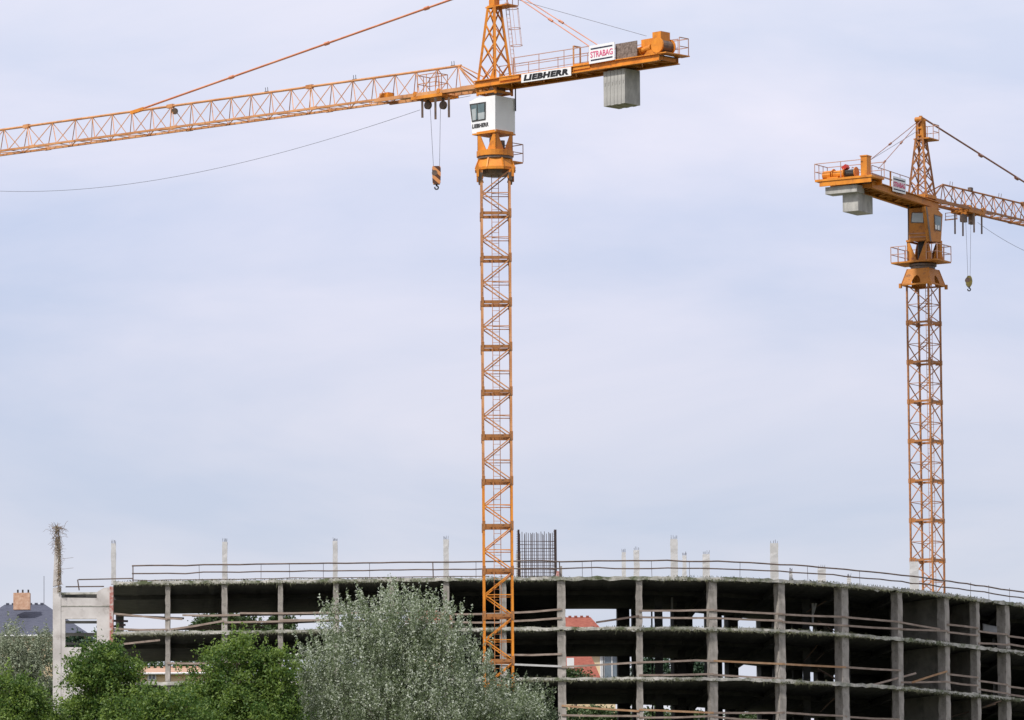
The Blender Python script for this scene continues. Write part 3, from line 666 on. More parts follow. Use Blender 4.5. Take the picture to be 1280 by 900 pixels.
# ------------------------------------------------------------------ houses behind
def hip_house(name, label, D, x0, x1, y_ridge, y_eave, rx0, rx1, roofm, depth=9, windows=(), zbase=None):
    A = atY(x0, y_eave, D); Bq = atY(x1, y_eave, D); ze = (A.z + Bq.z) / 2; Rm = atY((rx0 + rx1) / 2, y_ridge, D + depth / 2); zr = Rm.z
    r0 = atY(rx0, y_ridge, D + depth / 2).x; r1 = atY(rx1, y_ridge, D + depth / 2).x
    cx = (A.x + Bq.x) / 2; gz = ground_z(cx, D); O = Vector((cx, D + depth / 2, gz)); o = empty(name, O, label, 'house')
    ov = .35; xa, xb = A.x - cx, Bq.x - cx; hd = depth / 2; H = ze - gz
    MB().box((( xa + xb) / 2, 0, H / 2 - .2), (xb - xa - 2 * ov, depth - 2 * ov, H + .2)).build('wall', M['cream'], o)
    r = MB(); v = [(xa, -hd, H), (xb, -hd, H), (xb, hd, H), (xa, hd, H), (r0 - cx, 0, zr - gz), (r1 - cx, 0, zr - gz)]
    v += [(p[0], p[1], p[2] - .15) for p in v[:4]]
    r.add(v, [(0, 1, 5, 4), (1, 2, 5), (2, 3, 4, 5), (3, 0, 4), (6, 7, 1, 0), (7, 8, 2, 1), (8, 9, 3, 2), (9, 6, 0, 3), (9, 8, 7, 6)])
    rf = r.build('roof', roofm, o)
    rd = MB(); a, b = Vector(v[4]), Vector(v[5]); n = max(2, int((b - a).length / .4))
    for i in range(n): rd.box(a.lerp(b, (i + .5) / n) + Vector((0, 0, .04)), (.22, .2, .12))
    rd.build('ridge_tiles', roofm, rf)
    g = MB(); g.tube((xa, -hd - .06, H - .1), (xb, -hd - .06, H - .1), .08, n=6); g.build('gutter', M['frame'], o)
    for (wx, wy, ww, wh) in windows:
        p = atY(wx, wy, D + ov) - O; p.y = -hd + ov
        f = MB(); t = .09
        for sx in (-1, 1): f.box(p + Vector((sx * ww / 2, -.02, 0)), (t, .12, wh))
        for sz in (-1, 1): f.box(p + Vector((0, -.02, sz * (wh / 2 - t / 2))), (ww - t - .004, .12, t))
        f.box(p + Vector((0, -.02, 0)), (.07, .1, wh - 2 * t - .004))
        fo = f.build('window', M['frame'], o)
        MB().box(p + Vector((0, .0, 0)), (ww - t, .04, wh - t)).build('pane', M['pane'], fo)
    return o, rf, O
h1, r1_, O1 = hip_house('slate_roofed_house', 'cream house with slate-blue hipped roof behind the pale end pillar', 430, -55, 112, 755.5, 793, 6, 56, M['roof_blue'], 11,
                        [(-10, 812, 1.2, 1.5), (90, 812, 1.2, 1.5), (22, 850, 1.2, 1.5)])
c1 = MB(); pz = atY(27.5, 752, 433) - O1; c1.box(pz, (1.18, .8, 1.2)); ch = c1.build('chimney', M['chimney'], r1_)
c2 = MB(); c2.box(pz + Vector((0, 0, .62)), (1.28, .9, .1)); c2.build('chimney_cap', M['chimney'], ch) if False else None
cp = MB()
for dx in (-.3, .05, .45): cp.tube(pz + Vector((dx, 0, .58)), pz + Vector((dx, 0, .85)), .07, n=6)
c_ = cp.build('chimney_pots', M['dark'], r1_)
MB().tube(atY(55, 720, 431) - O1, atY(55, 756, 431) - O1, .02, n=4).build('aerial', M['wire'], r1_)
hip_house('red_roofed_house', 'cream house with a hipped red tile roof framed by the bay right of the cage', 440, 640, 775, 771.5, 812, 672, 738, M['roof_red'], 10, [(765, 836, 1.2, 2.2), (752.5, 836, .2, 2.0)])
lr = hip_house('low_red_house', 'low house with a steep mossy red roof below the larger red-roofed house', 424, 676, 752, 806, 850, 690, 733, M['roof_red'], 6, [])
p_ = atY(713, 829, 423.4) - lr[2]; MB().box(p_, (.5, .5, .7)).build('skylight', M['frame'], lr[1])
hip_house('distant_red_house', 'house with orange-red roof glimpsed through the top of the silvery tree', 445, 505, 572, 757, 778, 520, 553, M['roof_red'], 9, [(530, 790, 1, 1.2)])
hip_house('low_cream_house', 'low cream house with terracotta roof seen through the lower left bays', 408, 168, 258, 835, 840, 178, 250, M['terracotta'], 6, [(190, 846, .5, .5)])
0 and hip_house('hidden_cream_house', 'cream house with red roof glimpsed below the boards in the third storey', 420, 700, 900, 880, 893, 730, 870, M['roof_red'], 7, [])

# ------------------------------------------------------------------ tower cranes
class Crane:
    def __init__(s, px, D, phi, side, label, P, Lt):
        b = atY(px, 500, D); s.ax = Vector((b.x, D)); s.D = D
        ph = rad(phi); s.d = Vector((math.sin(ph) * side, math.cos(ph), 0)); s.n = Vector((math.cos(ph) * side, -math.sin(ph), 0))
        s.gz = ground_z(b.x, D); s.root = empty('tower_crane', (b.x, D, s.gz), label, 'crane', None)
        s.O = Vector((b.x, D, s.gz)); s.P = P; s.Lt = Lt
    def J(s, px, py, v=0.0):      # pixel -> (u, z) in the vertical plane of the jib offset by v
        r = ray(px, py); o = s.O + s.n * v
        t = (o - EYE).dot(s.n) / r.dot(s.n); p = EYE + r * t - s.O
        return p.dot(s.d), p.z
    def K(s, px, py, u=0.0):      # pixel -> (v, z) in the vertical plane across the jib at u
        r = ray(px, py); o = s.O + s.d * u
        t = (o - EYE).dot(s.d) / r.dot(s.d); p = EYE + r * t - s.O
        return p.dot(s.n), p.z
    def X(s, u, v, z): return s.d * u + s.n * v + Vector((0, 0, z))
    def XJ(s, px, py, v=0.0): u, z = s.J(px, py, v); return s.X(u, v, z)
    def XK(s, px, py, u=0.0): v, z = s.K(px, py, u); return s.X(u, v, z)
    def zax(s, py):
        r = ray(620, py); return (EYE + r * (s.D / r.y)).z - s.gz
    def axes(s): return [s.d, s.n, Vector((0, 0, 1))]

def mast_section(w_, H, leg, dg, mt, collar, rot, style):
    """one lattice section as a part, origin at bottom centre"""
    mb = MB(); cm = MB(); h = w_ / 2
    cs = [Vector((sx * h, sy * h, 0)) for sx, sy in ((-1, -1), (1, -1), (1, 1), (-1, 1))]
    R = Matrix.Rotation(rot, 3, 'Z'); cs = [R @ c for c in cs]; Z = Vector((0, 0, 1))
    for c in cs: mb.bar(c, c + Z * H, leg, leg, up=R @ Vector((1, 0, 0)))
    for i in range(4):
        a, b = cs[i], cs[(i + 1) % 4]; e = (b - a).normalized() * leg * .5; a2, b2 = a + e, b - e
        # collar ring at the bottom joint, mid horizontal, two diagonals meeting at mid height
        cm.bar(a2 + Z * .10, b2 + Z * .10, collar * .45, collar)
        mb.bar(a2 + Z * H * .5, b2 + Z * H * .5, dg * .7)
        if style == 'K':
            if i % 2 == 0: p, q = (a2, b2) if i == 0 else (b2, a2)
            else: p, q = a2, b2
            mb.bar(q + Z * .2, p + Z * H * .49, dg); mb.bar(p + Z * H * .52, q + Z * (H - .04), dg)
        else:
            mb.bar(a2 + Z * .2, b2 + Z * H * .49, dg); mb.bar(b2 + Z * H * .52, a2 + Z * (H - .04), dg)
    for c in cs:
        cm.box(c * 1.0 + Z * .10, (leg * 1.45, leg * 1.45, .50 if style == 'K' else .3), [R @ Vector((1, 0, 0)), R @ Vector((0, 1, 0)), Z])
    if style == 'Z':
        for i in range(4):
            a, b = cs[i], cs[(i + 1) % 4]; cm.box((a * .85 + b * .15) + Z * .1, (.3, .06, .3), [(b - a).normalized(), (b - a).cross(Z).normalized(), Z])
    o = mb.build('mast_section', mt); cm.build('collar', M['collar'], o); return o
def ladder_part(H, x0, y0, mt):
    mb = MB()
    for dx in (-.19, .19): mb.bar((x0 + dx, y0, 0), (x0 + dx, y0, H), .035)
    z = .15
    while z < H: mb.bar((x0 - .19, y0, z), (x0 + .19, y0, z), .022); z += .3
    mb.bar((x0 - .19, y0, H * .55), (x0 + .75, y0 + .1, H * .53), .03)
    return mb.build('ladder', mt)
def rail_run(mb, pts, h=1.05, r=.022, post=1, mid=True, Z=Vector((0, 0, 1)), sub=1):
    for i, (a, b) in enumerate(zip(pts, pts[1:])):
        mb.bar(a + Z * h, b + Z * h, r * 2); 
        if mid: mb.bar(a + Z * h * .5, b + Z * h * .5, r * 1.7)
        for k in range(sub): 
            c = a.lerp(b, k / sub); mb.bar(c, c + Z * h, r * 2)
    mb.bar(pts[-1], pts[-1] + Z * h, r * 2)

def lattice_jib(c, px_nodes, tops, half, hb, extra, extra_step, top_r, bot_r, lace):
    """triangular jib. tops: (px,py) of two points fixing the top chord; hb: height of the triangle; returns info"""
    (ua, za), (ub, zb_) = c.J(*tops[0]), c.J(*tops[1]); sl_ = (zb_ - za) / (ub - ua)
    zt = lambda u: za + sl_ * (u - ua)
    us = [c.J(px, np.interp(px, sorted([tops[0][0], tops[1][0]]), [y for _, y in sorted(tops)]))[0] for px in px_nodes]
    for i in range(extra): us.append(us[-1] + extra_step)
    zb = lambda u: zt(u) - hb
    return us, zt, zb

def build_jib_sections(c, us, zt, zb, half, top_r, bot_r, lace, mt, per=7, root=None):
    bu = [us[0] - (us[1] - us[0]) * .5] + [(a + b) / 2 for a, b in zip(us, us[1:])]
    secs = []
    for s0 in range(0, len(us) - 1, per):
        mb = MB(); e = min(s0 + per, len(us) - 1)
        p, q = c.X(us[s0], 0, zt(us[s0])), c.X(us[e], 0, zt(us[e])); mb.tube(p, q, top_r, n=8)
        for v in (half, -half):
            b0, b1 = bu[s0], bu[e]; mb.bar(c.X(b0, v, zb(b0)), c.X(b1, v, zb(b1)), bot_r * 2)
        for i in range(s0, e):
            T = c.X(us[i], 0, zt(us[i]))
            for v in (half, -half):
                mb.bar(T, c.X(bu[i], v, zb(bu[i])), lace); mb.bar(T, c.X(bu[i + 1], v, zb(bu[i + 1])), lace)
            mb.bar(c.X(bu[i], half, zb(bu[i])), c.X(bu[i], -half, zb(bu[i])), lace)
            sgn = 1 if i % 2 else -1
            mb.bar(c.X(bu[i], half * sgn, zb(bu[i])), c.X(bu[i + 1], -half * sgn, zb(bu[i + 1])), lace * 1.2)
        # joint plates where the sections are pinned together
        if e < len(us) - 1:
            u = us[e] + .12; mb.box(c.X(u, 0, zt(u)), (.5, .2, .22), c.axes())
            for v in (half, -half): mb.box(c.X(bu[e], v, zb(bu[e])), (.5, .15, .17), c.axes())
            mb.bar(c.X(us[e] + .1, 0, zt(us[e])), c.X(bu[e] + .3, half, zb(bu[e])), lace)
        o = mb.build('jib_section', mt, c.root); secs.append(o)
    return bu, secs

# ---------------- left crane
A = Crane(621.0, 336, 47, -1, 'tall orange tower crane with white cab, nearer and left of the pair', M['paint'], M['lattice'])
# mast: collars measured on the photo every 55.8 px
z0 = A.zax(829.3); z1 = A.zax(270.9); HS = (z1 - z0) / 10; nlow = int(math.ceil(z0 / HS))
sec = mast_section(1.56, HS, .12, .064, M['lattice'], .17, rad(1.5), 'K'); sec.parent = A.root
low = mast_section(1.56, HS, .12, .064, M['paint'], .17, rad(1.5), 'K'); low.parent = A.root
lad = ladder_part(HS, -.02, .35, M['lattice']); lad.parent = sec; lad2 = lad.copy(); COL.objects.link(lad2); lad2.parent = low
zs = [z0 + HS * k for k in range(-nlow, 11)]
zs = zs[1:] if zs[0] < -.5 else zs
for i, z in enumerate(zs):
    src = low if z < A.zax(640) else sec
    if src.get('used'): copy_tree(src, A.root, (0, 0, z))
    else: src['used'] = 1; src.location = (0, 0, z)
for o in [sec, low] + list(A.root.children):
    if 'used' in o: del o['used']
ztop = zs[-1] + HS * (A.zax(219) - zs[-1]) / HS
MB().box((0, 0, .25), (5.2, 5.2, .9)).build('foundation', M['concrete_light'], A.root)
# slewing unit
def ring(mb, z0, z1, r0, r1, n=16, rot=0.0):
    vs_ = []
    for z, r in ((z0, r0), (z1, r1)):
        for i in range(n): t = 2 * math.pi * i / n + rot; vs_.append((r * math.cos(t), r * math.sin(t), z))
    mb.add(vs_, [(i, (i + 1) % n, (i + 1) % n + n, i + n) for i in range(n)] + [tuple(range(n - 1, -1, -1)), tuple(range(n, 2 * n))])
zB0, zB1, zR0, zR1, zC = A.zax(214.5), A.zax(199), A.zax(197), A.zax(189.5), A.zax(165.5)
mb = MB(); ring(mb, zB0, zB0 + .16, 1.22, 1.22, 8, rad(22.5)); ring(mb, zB0 + .165, zB1 - .04, 1.16, .94, 8, rad(22.5))
for sx in (-1, 1):
    for sy in (-1, 1):
        mb.box((sx * .98, sy * .98, zB0 - .12), (.14, .14, .62)); mb.bar((sx * .86, sy * .86, zB0 + .02), (sx * .70, sy * .86, zB0 - .5), .1)
for i in range(8):
    t = rad(45 * i + 22.5); mb.bar((1.20 * math.cos(t), 1.20 * math.sin(t), zB0 + .1), (.98 * math.cos(t), .98 * math.sin(t), zB1 - .05), .07)
mb.build('slewing_base', M['paint'], A.root)
mb = MB(); ring(mb, zB0 - .2, zB0 - .005, .93, 1.02, 8, rad(22.5))
for sx in (-1, 1):
    for sy in (-1, 1): mb.bar((sx * .84, sy * .84, zB0 - .19), (sx * .86, sy * .86, zB0 - .62), .3, w2=.14)
mb.build('mast_adapter', M['steel'], A.root)
mb = MB(); ring(mb, zB1 - .035, zR0 + .02, .98, .98, 24); mb.build('slewing_bearing', M['steel'], A.root)
mb = MB(); ring(mb, zR0 + .025, zR1, 1.04, 1.04, 28); mb.build('slewing_ring', M['paint'], A.root)
# turntable legs: angle plates wide at the foot, pointed at the cab
def tri_legs(c, s_, z0, z1, wbase, mt, name='turntable_frame', lean=0.0):
    mb = MB()
    for su in (-1, 1):
        for sv in (-1, 1):
            cu, cv = su * s_ / 2, sv * s_ / 2
            for (du, dv) in ((-su, 0), (0, -sv)):
                foot = [c.X(cu, cv, z0), c.X(cu + du * wbase, cv + dv * wbase, z0), c.X(cu + du * .12, cv + dv * .12, z1), c.X(cu, cv, z1)]
                off = c.d * (-su * .05 if du == 0 else 0) + c.n * (-sv * .05 if dv == 0 else 0)
                mb.prism(foot, off)
    for a, b in (((-1, -1), (1, -1)), ((1, -1), (1, 1)), ((1, 1), (-1, 1)), ((-1, 1), (-1, -1))):
        mb.bar(c.X(a[0] * s_ / 2, a[1] * s_ / 2, z1 - .05), c.X(b[0] * s_ / 2, b[1] * s_ / 2, z1 - .05), .12)
    return mb.build(name, mt, c.root)
SA = 1.40
tri_legs(A, SA, zR1 + .005, zC, .66, M['paint'])
mb = MB(); mb.tube(A.X(.1, 0, zR1 + .01), A.X(.1, 0, zR1 + .75), .26, n=10); mb.tube(A.X(-.35, -.2, zR1 + .01), A.X(-.35, -.2, zR1 + .6), .16, n=10); mb.build('slewing_motor', M['steel'], A.root)
# small service platform on the right
mb = MB(); dk = [A.X(-.5, -1.75, 0), A.X(-.5, -.75, 0), A.X(.35, -.75, 0), A.X(.35, -1.75, 0)]; zp = A.zax(201.5)
mb2 = MB(); mb2.prism([p + Vector((0, 0, zp)) for p in dk], (0, 0, .08)); pl = mb2.build('service_platform', M['paint'], A.root)
rail_run(mb, [dk[1] + Vector((0, 0, zp + .08)), dk[0] + Vector((0, 0, zp + .08)), dk[3] + Vector((0, 0, zp + .08)), dk[2] + Vector((0, 0, zp + .08))], 1.0, .022)
mb.build('railing', M['rail_steel'], pl)
# cab
cab_pts = [(619, 119), (596.5, 122), (586.5, 127), (590.2, 167.2), (619, 163.4)]
vf = SA / 2 + .05
side = [A.XJ(x_, y_, vf) for x_, y_ in cab_pts]
cabw = 1.62
mb = MB(); mb.prism(side, -A.n * cabw)
cab = mb.build('cab', M['white'], A.root)
def panel_win(c, corners, v, name, fm, gm, par, mull=None, th=.03):
    P3 = [c.XJ(x_, y_, v + .004) for x_, y_ in corners]
    cen = sum(P3, Vector()) / 4
    mb = MB(); mb.prism(P3, c.n * th); fo = mb.build(name, fm, par)
    inn = [cen + (p - cen) * .84 + c.n * (th + .003) for p in P3]
    mb = MB(); mb.prism(inn, c.n * .008); g = mb.build('glass', gm, fo)
    if mull is not None:
        a = inn[0].lerp(inn[1], mull) + c.n * .012; b = inn[3].lerp(inn[2], mull) + c.n * .012
        MB().bar(a, b, .05, .02, up=c.n).build('mullion', fm, fo)
    return fo
wn = panel_win(A, [(587.4, 130.3), (607.4, 127.2), (607.2, 149.5), (590.2, 152.3)], vf, 'window', M['dark'], M['glass'], cab, .47)
for (pts) in ([(589.6, 137), (595, 135.5), (594.8, 150), (590.8, 150.8)], [(597.5, 141.5), (605.8, 140), (605.6, 148.5), (598, 149.8)]):
    q = [A.XJ(x_, y_, vf + .05) for x_, y_ in pts]; MB().prism(q, A.n * .006).build('blind', M['glassw'], wn)
ex = -A.d; ez = Vector((0, 0, 1))
o0 = A.XJ(590.2, 160.7, vf + .012); w0 = (A.XJ(610.5, 157.8, vf) - A.XJ(590.2, 160.7, vf)).length
lettering('LIEBHERR', 'lettering', M['black'], cab, o0, (A.XJ(610.5, 157.6, vf) - A.XJ(590.2, 160.7, vf)).normalized(), ez, w0, .23, .035, .12, 1.12)
o1 = A.XJ(597.5, 162.6, vf + .012); lettering('turmkran', 'small_lettering', M['weight'], cab, o1, ex, ez, .75, .06, .01) if False else None
mb = MB(); zc = A.zax(165); 
mb.prism([A.XJ(x_, y_, vf + .02) for x_, y_ in ((590.2, 167.4), (619.2, 163.5), (619.2, 165), (590.2, 169))], -A.n * (cabw + .04)); mb.build('cab_floor', M['paint'], A.root)
# deck frame between cab and counter jib (dark underside)
zD0 = A.zax(119); 
mb = MB(); 
for su in (-1, 1):
    for sv in (-1, 1): mb.bar(A.X(su * .68, sv * .68, zD0 - .05), A.X(su * .68, sv * .68, zD0 + .5), .13)
for sv in (-1, 1):
    mb.bar(A.X(-.68, sv * .68, zD0 + .08), A.X(.68, sv * .68, zD0 + .08), .12); 
    for k in range(3): mb.bar(A.X(-.68 + k * .45, sv * .68, zD0 + .08), A.X(-.46 + k * .45, sv * .68, zD0 + .42), .06)
for su in (-1, 1): mb.bar(A.X(su * .68, -.68, zD0 + .08), A.X(su * .68, .68, zD0 + .08), .12)
mb.build('head_frame', M['paint'], A.root)
mb = MB(); mb.box(A.X(0, -.1, zD0 + .25), (.8, .7, .35), A.axes()); mb.build('slip_ring_box', M['steel'], A.root)
MB().bar(A.X(-.80, -.84, zD0 + .6), A.X(-.80, -.84, zD0 - .9), .07).build('cable_conduit', M['dark'], A.root)
# counter jib girders
VG = .78
def girder(c, v, pts_top, pts_bot, th, mt, name='girder'):
    P3 = [c.XJ(x_, y_, v) for x_, y_ in pts_top] + [c.XJ(x_, y_, v) for x_, y_ in pts_bot[::-1]]
    return P3
uE, _ = A.J(824, 70, VG); 
zt0 = A.J(622, 97.2, VG); zt1 = A.J(824, 66.6, VG)
def zdeck(u): return zt0[1] + (zt1[1] - zt0[1]) * (u - zt0[0]) / (zt1[0] - zt0[0])
uR = .75
cj = MB(); HG = .42
for v in (VG, -VG):
    a0, a1 = c_a = (uR, uE)
    s_ = -1 if v > 0 else 1
    # channel section: web and two flanges
    for (vv, zz, ww, hh) in ((v, -HG / 2, .05, HG), (v - s_ * .02, -.03, .26, .05), (v - s_ * .02, -HG + .03, .26, .05)):
        cj.hexa([A.X(uu, vv + sv * ww / 2, zdeck(uu) + zz + sz * hh / 2) for sz in (-1, 1) for (uu, sv) in ((uR, -1), (uE, -1), (uE, 1), (uR, 1))])
for u in np.linspace(uR - .2, uE + .1, 12): cj.bar(A.X(u, -VG + .03, zdeck(u) - .22), A.X(u, VG - .03, zdeck(u) - .22), .09, .2)
us_ = np.linspace(uR - .2, uE + .1, 12)
for a, b, k in zip(us_, us_[1:], range(20)): cj.bar(A.X(a, VG * .9 * (-1) ** k, zdeck(a) - .3), A.X(b, -VG * .9 * (-1) ** k, zdeck(b) - .3), .07)
cjo = cj.build('counter_jib', M['paint'], A.root)
dkm = MB(); 
dkm.hexa([A.X(uu, v, zdeck(uu) - .12 + sz) for sz in (0, .05) for (uu, v) in ((uR - 1, -VG + .1), (uE, -VG + .1), (uE, VG - .1), (uR - 1, VG - .1))])
dkm.build('walkway', M['steel'], cjo)
# mid step plates on the near side (short raised web next to the mast, from the photo)
mb = MB(); 
for (x0, x1) in ((625, 650),):
    P3 = [A.XJ(x0, 101.5, VG + .04), A.XJ(x1, 97.8, VG + .04), A.XJ(x1, 92.5, VG + .04), A.XJ(x0, 96, VG + .04)]; MB().prism(P3, A.n * .08).build('splice_plate', M['paint'], cjo)
P3 = [A.XJ(717, 88.0, VG + .04), A.XJ(738, 84.6, VG + .04), A.XJ(738, 77.5, VG + .04), A.XJ(717, 80.6, VG + .04)]; mb.prism(P3, A.n * .05)
mb.build('splice_plate', M['paint'], cjo)
# railings
mb = MB(); pts = [A.X(u, VG + .02, zdeck(u)) for u in np.linspace(A.J(643, 93, VG)[0], A.J(737, 79, VG)[0], 4)]; rail_run(mb, pts, .98, .02, sub=1)
pts = [A.X(u, -VG, zdeck(u)) for u in np.linspace(uR - .4, uE, 7)]; rail_run(mb, pts, .98, .02, sub=1)
mb.bar(A.X(uR - 2.9, VG, zdeck(uR - 2.9)), A.X(uR - 2.9, VG, zdeck(uR - 2.9) + .98), .14, .05); 
mb.build('railing', M['rail_steel'], cjo)
mb = MB(); u2 = A.J(717, 80, VG)[0]
for v in (VG, VG - .55): mb.bar(A.X(u2, v, zdeck(u2) - .1), A.X(u2, v, zdeck(u2) + 1.12), .07, .09)
mb.bar(A.X(u2, VG, zdeck(u2) + 1.12), A.X(u2, VG - .55, zdeck(u2) + 1.12), .08); mb.build('gate_frame', M['lattice'], cjo)
mb = MB(); q0 = A.X(uE - .05, VG, zdeck(uE)); q1 = A.X(uE - .05, -VG - .35, zdeck(uE)); q2 = A.X(uE + 1.6, -VG - .35, zdeck(uE + 1.6)); 
rail_run(mb, [A.X(uE - .45, -VG + .4, zdeck(uE)), A.X(uE - .45, -VG - .35, zdeck(uE)), q2], .98, .022); 
mb.build('railing', M['rail_steel'], cjo)
MB().prism([A.X(uE - .5, -VG - .4, zdeck(uE) - .02), A.X(uE - .5, VG, zdeck(uE) - .02), A.X(uE + .1, VG, zdeck(uE) - .02), A.X(uE + .1, -VG - .4, zdeck(uE) - .02)], (0, 0, .06)).build('end_plate', M['paint'], cjo)
# hoist winch
def zz_(u): return zdeck(u) + .0
mb = MB(); 
uc = A.J(833, 52, 0)[0]
mb.box(A.X(uE + .62, -.1, zz_(uE) + .95), (.62, .75, .78), A.axes())
mb.box(A.X(uE + 1.45, -.25, zz_(uE) + .82), (1.1, .5, .55), A.axes())
w1 = mb.build('winch_cabinet', M['paint'], cjo)
mb = MB(); mb.tube(A.X(uE + .45, -.55, zz_(uE) + .55), A.X(uE + .45, .35, zz_(uE) + .55), .34, n=16)
mb.build('winch_drum', M['steel'], cjo)
mb = MB(); 
mb.tube(A.X(uE + .45, .36, zz_(uE) + .55), A.X(uE + .45, .46, zz_(uE) + .55), .43, n=18); mb.tube(A.X(uE + .45, -.62, zz_(uE) + .55), A.X(uE + .45, -.56, zz_(uE) + .55), .43, n=18)
mb.tube(A.X(uE + 1.0, .25, zz_(uE) + .5), A.X(uE + 2.0, .25, zz_(uE) + .36), .2, .15, n=12)
mb.tube(A.X(uE + 1.7, .25, zz_(uE) + .40), A.X(uE + 2.1, .25, zz_(uE) + .36), .26, n=12)
mb.prism([A.X(uE + 1.6, .1, zz_(uE)), A.X(uE + .2, .1, zz_(uE)), A.X(uE + .5, .1, zz_(uE) + .4), A.X(uE + 1.2, .1, zz_(uE) + .35)], A.n * .3)
mb.build('winch_gearbox', M['paint'], cjo)
mb = MB(); ug = A.J(769, 60, VG)[0]; ug1 = A.J(796, 60, VG)[0]
mb.box(A.X((ug + ug1) / 2, VG - .03, zdeck((ug + ug1) / 2) + .46), (abs(ug1 - ug), .04, .86), A.axes())
mb.build('grating_screen', M['screen'], cjo)
# counterweight blocks (slabs side by side)
ucw = [A.J(x_, 105, .6)[0] for x_ in (754.2, 781.2)]; zcb = A.J(781.2, 129, .6)[1]
sb = MB(); wslab = abs(ucw[0] - ucw[1]) / 6
bl = MB().box((0, 0, 0), (wslab - .02, 1.25, 1.92), A.axes()); 
bl.box(A.d * 0 + A.n * .63 + Vector((0, 0, .25)), (.05, .04, .16), A.axes())
cw = bl.build('counterweight', M['weight'], A.root)
for k in range(6):
    o = cw if k == 0 else copy_tree(cw, A.root)
    o.location = A.X(ucw[0] - wslab * (k + .5), .6 - .625, zcb + .96 + (.02 if k % 2 else 0))
mb = MB()
for k in (-.45, .45):
    for v in (-.5, .5): u = (ucw[0] + ucw[1]) / 2 + k; mb.bar(A.X(u, v, zcb + 1.8), A.X(u, v, zdeck(u) - .3), .08)
mb.build('counterweight_hanger', M['steel'], A.root)
# signs on the counter jib
def sign(c, corners, v, par, name='sign'):
    P3 = [c.XJ(x_, y_, v) for x_, y_ in corners]; return MB().prism(P3, c.n * .03).build(name, M['white'], par), [p + c.n * .036 for p in P3]
sg, q = sign(A, [(652, 103.6), (714.2, 94.4), (714.2, 83.4), (652, 93.0)], VG + .17, cjo, 'name_board')
e1 = (q[1] - q[0]).normalized(); W_ = (q[1] - q[0]).length; Hh = (q[3] - q[0]).length
lettering('LIEBHERR', 'lettering', M['black'], sg, q[0] + e1 * W_ * .05 + ez * Hh * .17, e1, ez, W_ * .9, Hh * .7, .062, .16, 1.12)
sg, q = sign(A, [(736.8, 80.2), (768.4, 74.6), (768.4, 52.2), (736.8, 57.6)], VG + .17, cjo, 'company_sign')
e1 = (q[1] - q[0]).normalized(); W_ = (q[1] - q[0]).length; Hh = (q[3] - q[0]).length
lettering('STRABAG', 'lettering', M['pink'], sg, q[0] + e1 * W_ * .06 + ez * Hh * .32, e1, ez, W_ * .88, Hh * .34, .012)
for f in (.14, .77): MB().prism([q[0] + e1 * W_ * .07 + ez * Hh * f, q[0] + e1 * W_ * .93 + ez * Hh * f, q[0] + e1 * W_ * .93 + ez * Hh * (f + .075), q[0] + e1 * W_ * .07 + ez * Hh * (f + .075)], A.n * .006).build('stripe', M['navy'], sg)
# tower head
def head(c, s0, z0, s1, z1, leg, lace, npan, mt, name='tower_head', base_u=0.0):
    mb = MB(); cs = [(-1, -1), (1, -1), (1, 1), (-1, 1)]
    P_ = lambda k, f: c.X(base_u * (1 - f) + cs[k % 4][0] * (s0 + (s1 - s0) * f) / 2, cs[k % 4][1] * (s0 + (s1 - s0) * f) / 2, z0 + (z1 - z0) * f)
    fs = [1 - (1 - j / npan) ** 1.12 for j in range(npan + 1)]
    for k in range(4):
        mb.bar(P_(k, 0), P_(k, 1), leg)
        for j in range(npan):
            mb.bar(P_(k, fs[j]), P_(k + 1, fs[j + 1]), lace); mb.bar(P_(k + 1, fs[j]), P_(k, fs[j + 1]), lace)
    mb.bar(P_(0, 1), P_(1, 1), leg); mb.bar(P_(1, 1), P_(2, 1), leg); mb.bar(P_(2, 1), P_(3, 1), leg); mb.bar(P_(3, 1), P_(0, 1), leg)
    return mb.build(name, mt, c.root), P_
zH0 = A.zax(108); zH1 = A.zax(9); zAp = A.zax(-26)
hd, PH = head(A, 1.36, zH0, .50, zH1, .14, .05, 4, M['paint'])
mb = MB(); mb.box(A.X(0, 0, (zH1 + zAp) / 2 + .05), (.42, .42, zAp - zH1), A.axes()); mb.tube(A.X(.2, -.3, zAp), A.X(.2, .3, zAp), .18, n=12); mb.build('head_top', M['paint'], A.root)
# collar of the head and gusset at the near foot
mb = MB(); 
for (a, b) in ((0, 1), (1, 2), (2, 3), (3, 0)): mb.bar(PH(a, 0), PH(b, 0), .26, .3)
g = A.X(-.68, .72, zH0); mb.prism([A.X(-.68, .76, zH0 - .1), A.X(-.15, .76, zH0 - .1), A.X(-.55, .74, zH0 + .75), A.X(-.68, .74, zH0 + .95)], A.n * .04)
mb.build('head_collar', M['paint'], A.root)
mb = MB(); mb.prism([A.X(-1.15, -.75, zH1 - .02), A.X(-1.15, .2, zH1 - .02), A.X(.5, .2, zH1 - .02), A.X(.5, -.75, zH1 - .02)], (0, 0, .07)); hp = mb.build('head_platform', M['paint'], A.root)
mb = MB(); zq = Vector((0, 0, zH1 + .05)); rail_run(mb, [A.X(.5, -.75, 0) + zq, A.X(-1.15, -.75, 0) + zq, A.X(-1.15, .2, 0) + zq], 1.0, .022, sub=2); mb.build('railing', M['rail_steel'], hp)
